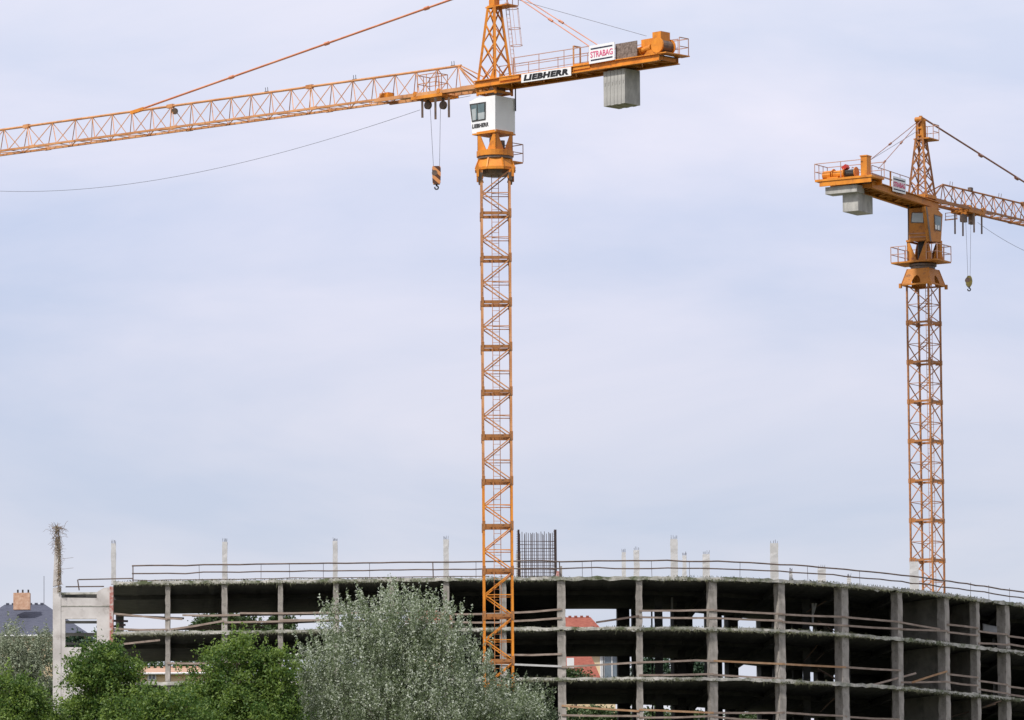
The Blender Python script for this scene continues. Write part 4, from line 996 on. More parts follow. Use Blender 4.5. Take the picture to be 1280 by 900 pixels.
# caged ladder
mb = MB(); la, lb = A.XJ(645, 92, -.3), A.XJ(635.5, 3, -.3); la2, lb2 = A.XJ(641, 92, -.3), A.XJ(631.5, 3, -.3)
mb.bar(la, lb, .035); mb.bar(la2, lb2, .035)
for k in range(18): mb.bar(la.lerp(lb, k / 18), la2.lerp(lb2, k / 18), .02)
for f in (.38, .62, .9):
    c0 = la.lerp(lb, f) * .5 + la2.lerp(lb2, f) * .5 - A.d * .38; r = .36
    ps = [c0 + A.d * r * math.cos(t) + A.n * r * .8 * math.sin(t) for t in np.linspace(0, 2 * math.pi, 13)]
    for a, b in zip(ps, ps[1:]): mb.bar(a, b, .03)
for t in (2.2, 3.1, 4.1):
    c0 = lambda f: la.lerp(lb, f) * .5 + la2.lerp(lb2, f) * .5 - A.d * .38 + A.d * .36 * math.cos(t) + A.n * .29 * math.sin(t)
    mb.bar(c0(.38), c0(.9), .022)
mb.build('caged_ladder', M['rail_steel'], A.root)
# jib
nodesA = [572.5, 547, 520, 494, 467.5, 441, 415, 389, 364, 339, 314, 289, 264, 239.5, 215, 190, 165, 140.5, 115.5, 94.5, 65.5, 35, 5]
half = .62; hbA = 1.42
usA, ztA, zbA = lattice_jib(A, nodesA, [(572.5, 82.6), (5, 161.8)], half, hbA, 12, 2.1, 0, 0, 0)
buA, secsA = build_jib_sections(A, usA, ztA, zbA, half, .072, .06, .042, M['lattice'])
mb = MB(); T = A.X(usA[0], 0, ztA(usA[0]))
mb.tube(T, A.X(usA[0] - .25, 0, ztA(usA[0] - .25)), .075, n=8)
for v in (half, -half):
    mb.bar(A.X(buA[0], v, zbA(buA[0])), A.X(.75, v * .95, zbA(.8)), .14, .2); mb.bar(T, A.X(.95, v * .95, zbA(1) + .12), .07); 
mb.bar(A.X(usA[0] - .2, 0, ztA(usA[0])), A.X(.75, 0, zbA(.9) + .55), .06)
for k in range(5): 
    a = buA[0] - (buA[0] - .9) * k / 4; mb.bar(A.X(a, half, zbA(a)), A.X(a, -half, zbA(a)), .08)
mb.build('jib_root', M['lattice'], A.root)
# underside channel of the inner jib (heavier running rails near the mast)
mb = MB()
for v in (half, -half): mb.bar(A.X(.8, v, zbA(.8) - .10), A.X(A.J(478, 130)[0], v, zbA(A.J(478, 130)[0]) - .1), .12, .08)
mb.bar(A.X(.9, 0, zbA(.9) - .02), A.X(A.J(500, 128)[0], 0, zbA(A.J(500, 128)[0]) - .02), .5, .04)
mb.build('running_rail', M['lattice'], A.root)
# aircraft lights / cable holders on the top chord
for px in (567, 444, 334):
    mb = MB(); u = A.J(px, 85)[0]; mb.box(A.X(u + .05, 0, ztA(u) + .06), (.3, .08, .06), A.axes())
    for du in (-.06, .12): mb.bar(A.X(u + du, 0, ztA(u)), A.X(u + du + .03, 0, ztA(u) + .32), .03)
    mb.build('cable_holder', M['dark'], A.root)
MB().box(A.XJ(483.5, 120.5, 0), (.7, .5, .36), A.axes()).tube(A.XJ(479, 120.5, -.2), A.XJ(479, 120.5, .35), .2, n=10).tube(A.XJ(488, 119.5, -.2), A.XJ(488, 119.5, .35), .17, n=10).build('trolley_winch', M['paint'], A.root)
MB().tube(A.XJ(218.5, 139, .1), A.XJ(218.5, 139, -.1), .2, n=10).build('guide_pulley', M['steel'], A.root)
# tie bars
def tie(c, pts, r, joints, mt, v0=0.0, v1=0.0, name='tie_bar', jr=2.2, jl=.5):
    a, b = c.XJ(*pts[0], v0), c.XJ(*pts[1], v1); mb = MB(); mb.tube(a, b, r, n=6); d = (b - a).normalized()
    for jx in joints:
        t = (jx - pts[0][0]) / (pts[1][0] - pts[0][0]); p = a.lerp(b, t); mb.tube(p - d * jl / 2, p + d * jl / 2, r * jr, n=6)
    return mb.build(name, mt, c.root)
tie(A, [(619, -20), (176, 136.5)], .062, [537, 414.5, 294], M['rod'], 0, 0, jr=1.7, jl=.35)
MB().bar(A.XJ(164, 141), A.XJ(180, 135.8), .16, .2).build('tie_bracket', M['paint'], A.root)
tie(A, [(622, -20), (756, 71)], .03, [689], M['rod'], .25, .72, jr=2.4, jl=.35)
tie(A, [(624, -22), (764, 67)], .03, [702], M['rod'], -.25, -.72, jr=2.4, jl=.35)
MB().tube(A.XJ(620, -8), A.XJ(808, 45), .014, n=5).build('hoist_rope', M['wire'], A.root)
# trolley, ropes and hook
mb = MB(); uT0, uT1 = A.J(563, 120)[0], A.J(524, 124)[0]; ut = (uT0 + uT1) / 2; zt_ = zbA(ut)
for v in (half + .02, -half - .02):
    mb.bar(A.X(uT0, v, zt_ - .22), A.X(uT1, v, zbA(uT1) - .22), .09, .18)
    for u in (uT0 + .3, uT1 - .3): mb.tube(A.X(u, v - .06, zbA(u) + .02), A.X(u, v + .06, zbA(u) + .02), .14, n=12)
for u in (uT0 + .1, ut - .4, ut + .4, uT1 - .1): mb.bar(A.X(u, half, zbA(u) - .22), A.X(u, -half, zbA(u) - .22), .09, .14)
mb.box(A.X(ut, 0, zt_ - .18), (1.5, .9, .22), A.axes())
tr = mb.build('trolley', M['paint'], A.root)
mb = MB()
for px in (535, 554):
    p = A.XJ(px, 131.5, 0); mb.tube(p - A.n * .08, p + A.n * .08, .24, n=16); mb.bar(p + Vector((0, 0, .2)), p + Vector((0, 0, .5)), .16)
mb.build('pulley', M['steel'], tr)
mb = MB()
for px, y0, y1, v in ((527.8, 124, 147, .5), (544.2, 122, 149, .62), (561, 122, 146.5, .5)):
    mb.bar(A.XJ(px, y0, v), A.XJ(px + .2, y1, v), .12)
mb.build('bumper_post', M['steel'], tr)
mb = MB(); bpts = [A.X(u, v, zbA(ut) + .1) for (u, v) in ((uT1 - .35, -.5), (uT1 - .35, .5), (uT1 - 1.75, .5), (uT1 - 1.75, -.5), (uT1 - .35, -.5))]
rail_run(mb, bpts, 1.0, .02, sub=2); mb.build('trolley_basket', M['lattice'], tr)
mb = MB(); mb.tube(A.XJ(537.6, 132, .0), A.XJ(541.8, 208.5, 0), .013, n=5); mb.build('hoist_rope', M['wire'], A.root)
mb = MB(); mb.tube(A.XJ(550.6, 132, .0), A.XJ(549.4, 208.5, 0), .013, n=5); mb.build('hoist_rope', M['wire'], A.root)
def stripes_mat():
    mt = mat('hook_stripes', (.5, .2, .06)); t = mt.node_tree; b = t.nodes['Principled BSDF']
    g = t.nodes.new('ShaderNodeTexCoord'); mpn = t.nodes.new('ShaderNodeMapping'); mpn.inputs['Rotation'].default_value = (0, rad(48), 0)
    wv = t.nodes.new('ShaderNodeTexWave'); wv.inputs['Scale'].default_value = .85; wv.bands_direction = 'X'
    r = t.nodes.new('ShaderNodeValToRGB'); r.color_ramp.interpolation = 'CONSTANT'
    r.color_ramp.elements[0].color = (.09, .035, .02, 1); r.color_ramp.elements[1].color = (.62, .27, .10, 1); r.color_ramp.elements[1].position = .5
    t.links.new(g.outputs['Object'], mpn.inputs[0]); t.links.new(mpn.outputs[0], wv.inputs[0]); t.links.new(wv.outputs['Fac'], r.inputs[0]); t.links.new(r.outputs[0], b.inputs['Base Color'])
    return mt
def hook_block(c, pxc, y0, y1, y2, wpx, mt, v=0.0, egg=False):
    top, bot = c.XJ(pxc, y0, v), c.XJ(pxc, y1, v); h = (top - bot).z; s_ = F / c.D; wd_ = wpx / s_; cen = (top + bot) / 2
    prof = [(-.5, .36), (-.38, .46), (.1, .5), (.42, .49), (.5, .42)] if not egg else [(-.5, .2), (-.3, .42), (0, .5), (.3, .42), (.5, .22)]
    mb = MB(); n = len(prof)
    ex_ = Vector((1, 0, 0)); ey = Vector((0, 1, 0))
    out_ = [ex_ * -r * wd_ + Vector((0, 0, z * h)) for z, r in prof] + [ex_ * r * wd_ + Vector((0, 0, z * h)) for z, r in prof[::-1]]
    mb.prism([p - ey * .17 for p in out_][::1], ey * .34)
    hb_ = mb.build('hook_block', mt, c.root, cen)
    mb = MB(); z = -h / 2; mb.tube((0, 0, z + .02), (0, 0, z - .1), .05, n=8)
    hl = (bot.z - c.XJ(pxc, y2, v).z); r = hl * .3; ps = [Vector((r * math.cos(t), 0, z - .08 - r + r * math.sin(t))) for t in np.linspace(rad(95), rad(-200), 12)]
    for a, b in zip(ps, ps[1:]): mb.tube(a, b, .045, n=6)
    mb.build('hook', M['dark'], hb_)
    mb = MB(); mb.tube((-.1, -.18, h * .12), (-.1, .18, h * .12), .16, n=12); mb.build('sheave', M['steel'], hb_)
hook_block(A, 545.6, 208, 230.5, 238, 11, stripes_mat())
# sagging cable from trolley out along the jib
def cable(c, pts, v, name='trolley_cable', r=.013, mt=None, end=None):
    xs_ = [p[0] for p in pts]; P3 = [c.XJ(x_, y_, v) for x_, y_ in pts]
    uu = [p.dot(c.d) for p in P3]; zz = [p.z for p in P3]; co = np.polyfit(uu, zz, 3 if len(pts) > 4 else 2)
    U = np.linspace(uu[0], uu[-1], 40); pth = [c.X(u, v, float(np.polyval(co, u))) for u in U]
    if end:                            # carry the sag on up to the far end of the jib
        u0, z0_ = U[-1], pth[-1].z; g = (pth[-1].z - pth[-2].z) / (U[-1] - U[-2]); du = end[0] - u0; kq = (end[1] - z0_ - g * du) / du ** 2
        pth += [c.X(u0 + t * du, v, z0_ + g * t * du + kq * (t * du) ** 2) for t in np.linspace(.05, 1, 20)]
    return MB().path(pth, r, 5).build(name, mt or M['wire'], c.root)
cable(A, [(525, 137.5), (437, 166), (380, 182.5), (320, 199), (255, 214), (190, 226), (110, 236), (60, 238.5), (0, 238.5), (-60, 235)], -.3, end=(usA[-1] - .3, zbA(usA[-1])))
MB().tube(A.XJ(566, 124, -.3), A.XJ(588, 119.8, -.3), .012, n=4).build('trolley_cable', M['wire'], A.root)

# ---------------- right crane
Bc = Crane(1156.3, 393, 31.5, 1, 'ochre orange tower crane with orange cab, farther and at the right edge', M['paint_old'], M['lattice_old'])
Bc.ax
def zx(py): 
    r = ray(1158, py); return (EYE + r * (Bc.D / r.y)).z - Bc.gz
z0 = zx(702.6); z1 = zx(406); HS = (z1 - z0) / 6; nlow = int(math.ceil(z0 / HS))
sec = mast_section(1.58, HS, .105, .052, M['lattice_old'], .13, rad(-32), 'Z'); sec.parent = Bc.root
lad = ladder_part(HS, .35, .2, M['rail_steel']); lad.parent = sec
zs = [z0 + HS * k for k in range(-nlow, 7)]
for i, z in enumerate(zs):
    if i == 0: sec.location = (0, 0, z)
    else: copy_tree(sec, Bc.root, (0, 0, z))
MB().box((0, 0, .25), (4.6, 4.6, .9)).build('foundation', M['concrete_light'], Bc.root)
# pyramid skirt with arched openings
zS0, zS1 = zx(357), zx(337)
hs0, hs1 = 1.06, .76
def skirt():
    c = Bc; mb = MB(); H_ = zS1 - zS0
    for k in range(4):
        ang = k * math.pi / 2
        def Pq(x_, f):   # x_ in -1..1 along the side, f height fraction
            hw = hs0 + (hs1 - hs0) * f
            u, v = hw * x_, hw
            cu = u * math.cos(ang) - v * math.sin(ang); cv = u * math.sin(ang) + v * math.cos(ang)
            return c.X(cu, cv, zS0 + H_ * f)
        arch = [(-.32, 0), (-.30, .25), (-.18, .48), (0, .58), (.18, .48), (.30, .25), (.32, 0)]
        outer = [(-1, 0), (-1, .4), (-.6, 1), (0, 1), (.6, 1), (1, .4), (1, 0)]
        vs_ = [Pq(*p) for p in outer] + [Pq(*p) for p in arch]
        fs = [(i, i + 1, i + 8, i + 7) for i in range(6)]
        fs += []
        mb.add(vs_, fs)
        mb.add([Pq(-1, .4), Pq(-1, 1), Pq(-.6, 1)], [(0, 1, 2)]); mb.add([Pq(.6, 1), Pq(1, 1), Pq(1, .4)], [(0, 1, 2)])
        mb.bar(Pq(-1.04, 0), Pq(1.04, 0), .1); mb.bar(Pq(-1, 0), Pq(-1, 1), .06)
    for su in (-1, 1):
        for sv in (-1, 1): mb.box(c.X(su * hs0 * 1.04, sv * hs0 * 1.04, zS0 - .06), (.16, .16, .3), c.axes())
    mb.build('slewing_base', c.P, c.root)
    mb = MB(); ring(mb, zS1 + .005, zx(333.5), .80, .80, 20); ring(mb, zx(333.5) + .01, zx(331), .9, .9, 20); mb.build('slewing_bearing', M['steel'], c.root)
skirt()
zP = zx(329.5)
# round-the-mast platform
mb = MB(); PV = 1.45
pf = [(-1.05, -PV - .35), (-1.05, PV + .15), (.9, PV + .15), (.9, -PV - .35)]
mb.prism([Bc.X(u, v, zP) for u, v in pf][::-1], (0, 0, .1)); bp_ = mb.build('service_platform', Bc.P, Bc.root)
mb = MB(); q = [Bc.X(u, v, zP + .1) for u, v in pf]
rail_run(mb, [Bc.X(-1.05, -.7, zP + .1), q[0], q[3], Bc.X(.9, -.7, zP + .1)], 1.0, .024, sub=2); rail_run(mb, [Bc.X(-1.05, .8, zP + .1), q[1], q[2], Bc.X(.9, .5, zP + .1)], 1.0, .024, sub=2)
mb.build('railing', M['rail_steel'], bp_)
SB = 1.52
zL1 = zx(301)
tri_legs(Bc, SB, zP + .105, zL1, .72, Bc.P)
mb = MB(); mb.tube(Bc.X(.1, 0, zP + .1), Bc.X(.1, 0, zL1 - .1), .38, n=12); mb.build('slewing_motor', M['dark'], Bc.root)
mb = MB(); mb.tube(Bc.X(.55, .95, zP + .1), Bc.X(.55, .95, zP + .5), .28, .2, n=12); mb.tube(Bc.X(.55, .95, zP + .5), Bc.X(.55, .95, zL1 - .02), .18, n=12); mb.build('drive_column', Bc.P, Bc.root)
# cab: machinery house at the back and slanted driver's cab on the right front
vb0, zc0 = Bc.K(1135, 300, -SB / 2); vb1, _ = Bc.K(1161, 300, -SB / 2); zc1 = Bc.K(1150, 259.5, -SB / 2)[1]
mb = MB(); 
mb.hexa([Bc.X(u, v, z) for z in (zc0, zc1) for (u, v) in ((-SB / 2, vb0), (SB / 2, vb0), (SB / 2, vb1 - .02), (-SB / 2, vb1 - .02))])
cbb = mb.build('cab_body', Bc.P, Bc.root)
vfB = vb1 + .25
sidep = [(1162.5, 301.5), (1176.3, 302.5), (1178.3, 268), (1169, 259), (1157, 258)]
P3 = [Bc.XJ(x_, y_, vfB) for x_, y_ in sidep]
mb = MB(); mb.prism(P3, -Bc.n * .262); dc = mb.build('cab', Bc.P, Bc.root)
MB().prism([Bc.XJ(x_, y_, vfB + .004) for x_, y_ in ((1162.2, 301.5), (1164, 301.5), (1158.5, 258.5), (1156.8, 258.5))], Bc.n * .03).build('edge_trim', M['steel'], dc)
wB = panel_win(Bc, [(1167.2, 268), (1176.6, 270.5), (1175.8, 289.2), (1168.2, 287.4)], vfB, 'window', M['steel'], M['glass'], dc)
for (pts) in ([(1168.9, 281), (1171, 281.4), (1171, 286.8), (1169.3, 286.4)], [(1172.2, 281.6), (1174.4, 282), (1174.2, 287.6), (1172.3, 287.1)]):
    qq = [Bc.XJ(x_, y_, vfB + .05) for x_, y_ in pts]; MB().prism(qq, Bc.n * .006).build('blind', M['frame'], wB)
# rear window on the back face
Pw = [Bc.XK(x_, y_, -SB / 2 - .004) for x_, y_ in ((1138.6, 278.6), (1155.4, 279), (1155.4, 265.5), (1139.8, 265.5))]
cen = sum(Pw, Vector()) / 4
wr = MB().prism(Pw, -Bc.d * .03).build('rear_window', M['steel'], cbb)
MB().prism([cen + (p - cen) * .86 - Bc.d * .034 for p in Pw], -Bc.d * .008).build('glass', M['glassw'], wr)
for y_ in (292, 296.5): MB().bar(Bc.XK(1136.5, y_, -SB / 2 - .02), Bc.XK(1160, y_ - .8, -SB / 2 - .02), .03, .05).build('trim_strip', M['rail_steel'], cbb)
MB().bar(Bc.XK(1135.4, 300.5, -SB / 2), Bc.XK(1135.4, 256, -SB / 2), .07).build('corner_post', M['steel'], cbb)
mb = MB(); 
for su in (-1, 1):
    for sv in (-1, 1): mb.bar(Bc.X(su * .6, sv * .6, zc1 - .02), Bc.X(su * .6, sv * .6, zc1 + .5), .14)
mb.prism([Bc.XJ(x_, y_, .62) for x_, y_ in ((1160, 262), (1170, 262), (1168, 250), (1161, 247))], -Bc.n * 1.2)
mb.build('head_frame', Bc.P, Bc.root)
# counter jib
VB = .72
tb0 = Bc.J(1159, 248.5, VB); tb1 = Bc.J(1098, 228.5, VB)
def zdB(u): return tb0[1] + (tb1[1] - tb0[1]) * (u - tb0[0]) / (tb1[0] - tb0[0])
uEB = Bc.J(1090, 226, VB)[0]
cj = MB(); HG = .5
for v in (VB, -VB):
    s_ = -1 if v > 0 else 1
    for (vv, zz, ww, hh) in ((v, -HG / 2, .05, HG), (v - s_ * .02, -.03, .25, .05), (v - s_ * .02, -HG + .03, .25, .05)):
        cj.hexa([Bc.X(uu, vv + sv * ww / 2, zdB(uu) + zz + sz * hh / 2) for sz in (-1, 1) for (uu, sv) in ((.9, -1), (uEB, -1), (uEB, 1), (.9, 1))])
us_ = np.linspace(.7, uEB + .1, 9)
for u in us_: cj.bar(Bc.X(u, -VB + .03, zdB(u) - .28), Bc.X(u, VB - .03, zdB(u) - .28), .09, .26)
for a, b, k in zip(us_, us_[1:], range(20)): cj.bar(Bc.X(a, VB * .9 * (-1) ** k, zdB(a) - .35), Bc.X(b, -VB * .9 * (-1) ** k, zdB(b) - .35), .08)
cjB = cj.build('counter_jib', Bc.P, Bc.root)
MB().hexa([Bc.X(uu, v, zdB(uu) - .12 + sz) for sz in (0, .05) for (uu, v) in ((0, -VB + .1), (uEB, -VB + .1), (uEB, VB - .1), (0, VB - .1))]).build('walkway', M['steel'], cjB)
# wide machine platform across the end
uP = uEB - 1.0
vl, zpl = Bc.K(1018.5, 224, uP); vr_, zpr = Bc.K(1088, 220.5, uP); zpB = (zpl + zpr) / 2
mb = MB(); mb.hexa([Bc.X(u, v, z) for z in (zpB - .1, zpB + .04) for (u, v) in ((uP, vl), (uP + 1.7, vl), (uP + 1.7, vr_ + .1), (uP, vr_ + .1))])
mb.hexa([Bc.X(u, v, z) for z in (zpB - .42, zpB - .11) for (u, v) in ((uP + .06, vl + .3), (uP + .16, vl + .3), (uP + .16, vr_), (uP + .06, vr_))])
mb.hexa([Bc.X(u, v, z) for z in (zpB - .42, zpB - .11) for (u, v) in ((uP + 1.5, vl + .3), (uP + 1.6, vl + .3), (uP + 1.6, vr_), (uP + 1.5, vr_))])
mpB = mb.build('machine_platform', M['paint'], Bc.root)
mb = MB(); zz = zpB + .04
rail_run(mb, [Bc.X(uP + 1.7, vr_ + .1, zz), Bc.X(uP + 1.7, vl, zz), Bc.X(uP, vl, zz)], 1.02, .022, sub=3)
mb.bar(Bc.X(uP, vl, zz + 1.02), Bc.XK(1077, 199.3, uP), .045); mb.bar(Bc.X(uP, vl, zz + .5), Bc.XK(1030, 215, uP), .035); mb.bar(Bc.X(uP, vl + 1.9, zz), Bc.X(uP, vl + 1.9, zz + 1.05), .045)
mb.build('railing', M['rail_steel'], mpB)
va, _ = Bc.K(1076, 219, uP + .1); vb, zq1 = Bc.K(1083.3, 195, uP + .1)
MB().hexa([Bc.X(u, v, z) for z in (zz, zq1) for (u, v) in ((uP + .1, va), (uP + .68, va), (uP + .68, vb), (uP + .1, vb))]).build('switch_cabinet', M['paint'], mpB)
MB().hexa([Bc.X(u, v, z) for z in (zq1, zq1 + .08) for (u, v) in ((uP + .06, va - .04), (uP + .72, va - .04), (uP + .72, vb + .04), (uP + .06, vb + .04))]).build('cabinet_lid', M['paint'], mpB)
v_at = lambda px: Bc.K(px, 214, uP + .7)[0]
mb = MB(); mb.tube(Bc.X(uP + .7, v_at(1030), zz + .32), Bc.X(uP + .7, v_at(1040), zz + .32), .30, n=12); mb.tube(Bc.X(uP + .7, v_at(1043), zz + .33), Bc.X(uP + .7, v_at(1056), zz + .33), .26, n=12); mb.box(Bc.X(uP + .7, v_at(1043), zz + .08), (.6, .8, .14), Bc.axes())
for px in (1042, 1056, 1070): mb.tube(Bc.X(uP + .7, v_at(px), zz + .35), Bc.X(uP + .7, v_at(px + .9), zz + .35), .36, n=14)
mb.build('winch_motor', M['paint'], mpB)
MB().tube(Bc.X(uP + .7, v_at(1058), zz + .33), Bc.X(uP + .7, v_at(1069), zz + .33), .24, n=14).build('winch_drum', M['dark'], mpB)
mb = MB(); mb.box(Bc.X(uP + .7, v_at(1057), zz + .72), (.4, .36, .26), [Bc.d, (Bc.n + Vector((0, 0, .6))).normalized(), (Vector((0, 0, 1)) - Bc.n * .6).normalized()]); mb.build('brake', M['red'], mpB)
# counterweights
v1_, zc_ = Bc.K(1031.5, 228.5, uP + .3); v2_, zd_ = Bc.K(1071, 235.5, uP + .3)
mb = MB(); mb.hexa([Bc.X(u, v, z) for z in (zpB - .92, zpB - .46) for (u, v) in ((uP + .3, v1_), (uP + 1.3, v1_), (uP + 1.3, v2_), (uP + .3, v2_))]); mb.build('counterweight', M['weight'], Bc.root)
uw = uP + .75; v3, zlow = Bc.K(1053.3, 259, uw); v4, zl2 = Bc.K(1072.8, 263, uw); ulen = (Bc.J(1091, 250, v4)[0] - Bc.J(1072.8, 250, v4)[0])
for k in range(3):
    u0 = uw + ulen * k / 3 + .008; u1 = uw + ulen * (k + 1) / 3 - .008
    MB().hexa([Bc.X(u, v, z) for z in (zl2, zpB - .93) for (u, v) in ((u0, v3), (u1, v3), (u1, v4), (u0, v4))]).build('counterweight', M['weight'], Bc.root)
# counter jib railings and sign
mb = MB(); pts = [Bc.X(u, VB, zdB(u)) for u in np.linspace(uEB, Bc.J(1137, 240, VB)[0], 5)]; rail_run(mb, pts, 1.0, .02, sub=1)
pts = [Bc.X(u, -VB, zdB(u)) for u in np.linspace(uEB, .4, 6)]; rail_run(mb, pts, 1.0, .02, sub=1); mb.build('railing', M['rail_steel'], cjB)
MB().bar(Bc.XJ(1113, 241, VB), Bc.XJ(1113, 214, VB), .1).build('gate_frame', Bc.P, cjB)
sg, q = sign(Bc, [(1115.5, 238.8), (1131.8, 243.0), (1131.8, 224.3), (1115.5, 219.8)], VB + .16, cjB, 'company_sign')
e1 = (q[1] - q[0]).normalized(); W_ = (q[1] - q[0]).length; Hh = (q[3] - q[0]).length
lettering('STRABAG', 'lettering', M['pink'], sg, q[0] + e1 * W_ * .06 + ez * Hh * .32, e1, ez, W_ * .88, Hh * .34, .02)
for f in (.12, .78): MB().prism([q[0] + e1 * W_ * .07 + ez * Hh * f, q[0] + e1 * W_ * .93 + ez * Hh * f, q[0] + e1 * W_ * .93 + ez * Hh * (f + .08), q[0] + e1 * W_ * .07 + ez * Hh * (f + .08)], Bc.n * .006).build('stripe', M['navy'], sg)
# head
zH0 = zx(247); zH1 = zx(174); zAp = zx(149)
hd, PH = head(Bc, 1.30, zH0, .52, zH1, .12, .06, 4, M['lattice_old'])
mb = MB()
for (a, b) in ((0, 1), (1, 2), (2, 3), (3, 0)): mb.bar(PH(a, 0), PH(b, 0), .2, .22)
mb.build('head_collar', Bc.P, Bc.root)
mb = MB(); 
for su in (-1, 1):
    for sv in (-1, 1): mb.bar(Bc.X(su * .2, sv * .22, zH1), Bc.X(su * .15, sv * .2, zAp), .13)
for z in (.2, .55, .9): mb.box(Bc.X(0, 0, zH1 + (zAp - zH1) * z), (.42, .46, .1), Bc.axes())
mb.box(Bc.X(0, .1, (zH1 + zAp) / 2), (.25, .2, zAp - zH1), Bc.axes())
mb.tube(Bc.X(-.25, -.25, zAp - .05), Bc.X(-.25, .25, zAp - .05), .17, n=12); mb.bar(Bc.X(.0, 0, zAp), Bc.X(0, 0, zAp + .22), .2)
mb.build('head_top', Bc.P, Bc.root)
mb = MB(); mb.prism([Bc.X(u, v, zH1 - .04) for u, v in ((-.3, -.4), (.3, -.4), (1.1, -.1), (1.1, .75), (-.3, .75))][::-1], (0, 0, .08)); hp = mb.build('head_platform', Bc.P, Bc.root)
mb = MB(); rail_run(mb, [Bc.X(u, v, zH1 + .04) for u, v in ((.3, -.4), (1.1, -.1), (1.1, .75), (.3, .75))], .95, .022, sub=1); mb.build('railing', M['rail_steel'], hp)
mb = MB()
for v in (-.15, .15): mb.bar(Bc.X(.2, v, zH0), Bc.X(.1, v, zH1), .03)
for k in range(12): f = k / 12; mb.bar(Bc.X(.2 - .1 * f, -.15, zH0 + (zH1 - zH0) * f), Bc.X(.2 - .1 * f, .15, zH0 + (zH1 - zH0) * f), .02)
mb.build('ladder', M['rail_steel'], Bc.root)
# jib
nodesB = [1178.3, 1191.3, 1203.7, 1216, 1228.7, 1241.5, 1254, 1266.3, 1278.3]
usB, ztB, zbB = lattice_jib(Bc, nodesB, [(1178.3, 230.6), (1278.3, 254.6)], .6, 1.3, 34, 1.3, 0, 0, 0)
buB, _ = build_jib_sections(Bc, usB, ztB, zbB, .6, .062, .06, .05, M['lattice_old'], 8)
mb = MB(); T = Bc.X(usB[0], 0, ztB(usB[0]))
for v in (.6, -.6): mb.bar(Bc.X(buB[0], v, zbB(buB[0])), Bc.X(.7, v * .9, zbB(.7) + .02), .13, .2); mb.bar(T, Bc.X(.75, v * .9, zbB(.8) + .3), .07)
for k in range(3): a = buB[0] * (1 - k / 3) + .7 * k / 3; mb.bar(Bc.X(a, .6, zbB(a)), Bc.X(a, -.6, zbB(a)), .08)
mb.build('jib_root', M['lattice_old'], Bc.root)
mb = MB()
for v in (.6, -.6): mb.bar(Bc.X(.8, v, zbB(.8) - .1), Bc.X(usB[4], v, zbB(usB[4]) - .1), .12, .08)
mb.build('running_rail', M['lattice_old'], Bc.root)
for px in (1187, 1190, 1248, 1251):
    mb = MB(); p = Bc.XJ(px, 230.6 + (px - 1178.3) * .24, 0); mb.bar(p, p + Vector((.05, 0, .32)), .03); mb.build('cable_holder', M['steel'], Bc.root)
MB().box(Bc.XJ(1213, 236.5), (.3, .25, .22), Bc.axes()).build('guide_pulley', M['steel'], Bc.root)
(ra, za_), (rb_, zb2) = Bc.J(1160, 151.5), Bc.J(1280, 228.5); mr_ = (zb2 - za_) / (rb_ - ra); ms_ = (ztB(10) - ztB(0)) / 10
ui = (za_ - mr_ * ra - ztB(0)) / (ms_ - mr_); print('tie meets jib at', ui, 'jib end', usB[-1])
pa_, pb_ = Bc.XJ(1153.5, 147.4), Bc.X(ui, 0, ztB(ui) + .1); mb = MB(); mb.tube(pa_, pb_, .06, n=6); dr_ = (pb_ - pa_).normalized()
for f_ in (.12, .38, .63, .88): q_ = Bc.XJ(1225.6, 194.4) + dr_ * ((pb_ - pa_).length * (f_ - .12) * .9); mb.tube(q_ - dr_ * .2, q_ + dr_ * .2, .105, n=6)
mb.build('tie_bar', M['tierod_dark'], Bc.root)
tie(Bc, [(1151, 149), (1084, 203)], .024, [1112.5], M['tierod_dark'], -.2, -.6, jr=2.8, jl=.3)
tie(Bc, [(1151, 150.5), (1098, 211)], .024, [1126.4, 1105.6], M['tierod_dark'], .2, .7, jr=2.8, jl=.3)
MB().tube(Bc.XJ(1148, 163, 0), Bc.XJ(1088, 200, -.4), .016, n=5).build('hoist_rope', M['wire'], Bc.root)
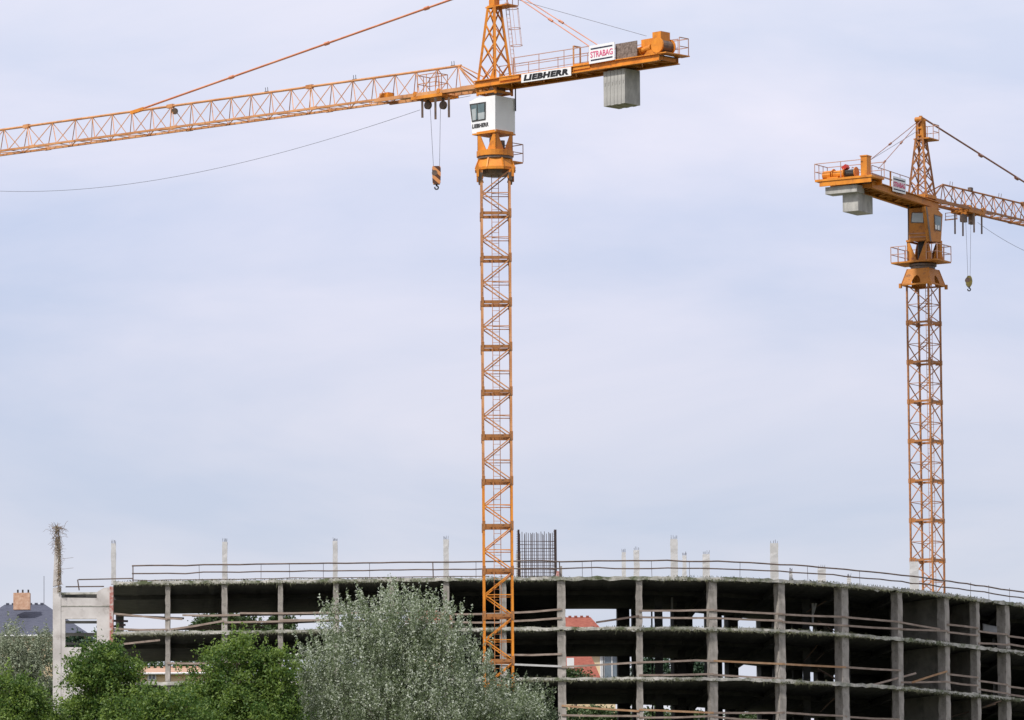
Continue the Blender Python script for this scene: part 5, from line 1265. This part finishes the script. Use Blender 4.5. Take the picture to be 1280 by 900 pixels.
# trolley and hook
u0, u1 = Bc.J(1200, 262)[0], Bc.J(1220, 268)[0]; ut = (u0 + u1) / 2
mb = MB()
for v in (.64, -.64):
    mb.bar(Bc.X(u0, v, zbB(u0) - .2), Bc.X(u1, v, zbB(u1) - .2), .09, .2)
    for u in (u0 + .3, u1 - .3): mb.tube(Bc.X(u, v - .06, zbB(u) + .02), Bc.X(u, v + .06, zbB(u) + .02), .15, n=12)
for u in (u0 + .1, ut, u1 - .1): mb.bar(Bc.X(u, .6, zbB(u) - .2), Bc.X(u, -.6, zbB(u) - .2), .1, .16)
for px, py in ((1204, 259), (1210, 260), (1217, 263)): mb.box(Bc.XJ(px, py, .1), (.4, .4, .34), Bc.axes())
trB = mb.build('trolley', Bc.P, Bc.root)
mb = MB()
for px, y0, y1, v in ((1193.6, 267, 292.5, .5), (1203.5, 267, 295, .6), (1217.4, 262, 290.5, .5), (1227, 268, 292.5, .3)): mb.bar(Bc.XJ(px, y0, v), Bc.XJ(px + .2, y1, v), .10)
mb.box(Bc.XJ(1204.5, 273, .1), (.5, .3, .5), Bc.axes()); mb.box(Bc.XJ(1214.5, 273, .1), (.4, .3, .8), Bc.axes())
mb.build('bumper_post', M['steel'], trB)
mb = MB(); b4 = [Bc.XJ(1182, 275, .3), Bc.XJ(1196, 273.5, .3), Bc.XJ(1196, 273.5, -.5), Bc.XJ(1182, 275, -.5)]; rail_run(mb, [b4[0], b4[1], b4[2], b4[3], b4[0]], .45, .02); mb.bar(b4[0], b4[1], .12, .08); mb.build('trolley_basket', Bc.P, trB)
for (a, b) in (((1207.2, 276), (1209.8, 345.5)), ((1213.6, 276), (1212.6, 345.5))): MB().tube(Bc.XJ(*a), Bc.XJ(*b), .012, n=5).build('hoist_rope', M['wire'], Bc.root)
hook_block(Bc, 1211.2, 345, 358.5, 364.5, 8.5, mat('hook_yellow', (.30, .24, .05), (.12, .1, .05), 6, .6), 0, True)
cable(Bc, [(1222, 278), (1250, 297), (1280, 313), (1310, 325)], -.3, end=(usB[-1] - .3, zbB(usB[-1])))

print('objects', len(bpy.data.objects), 'ground', ZR, ZB)
for o in (A, Bc): print(o.O)
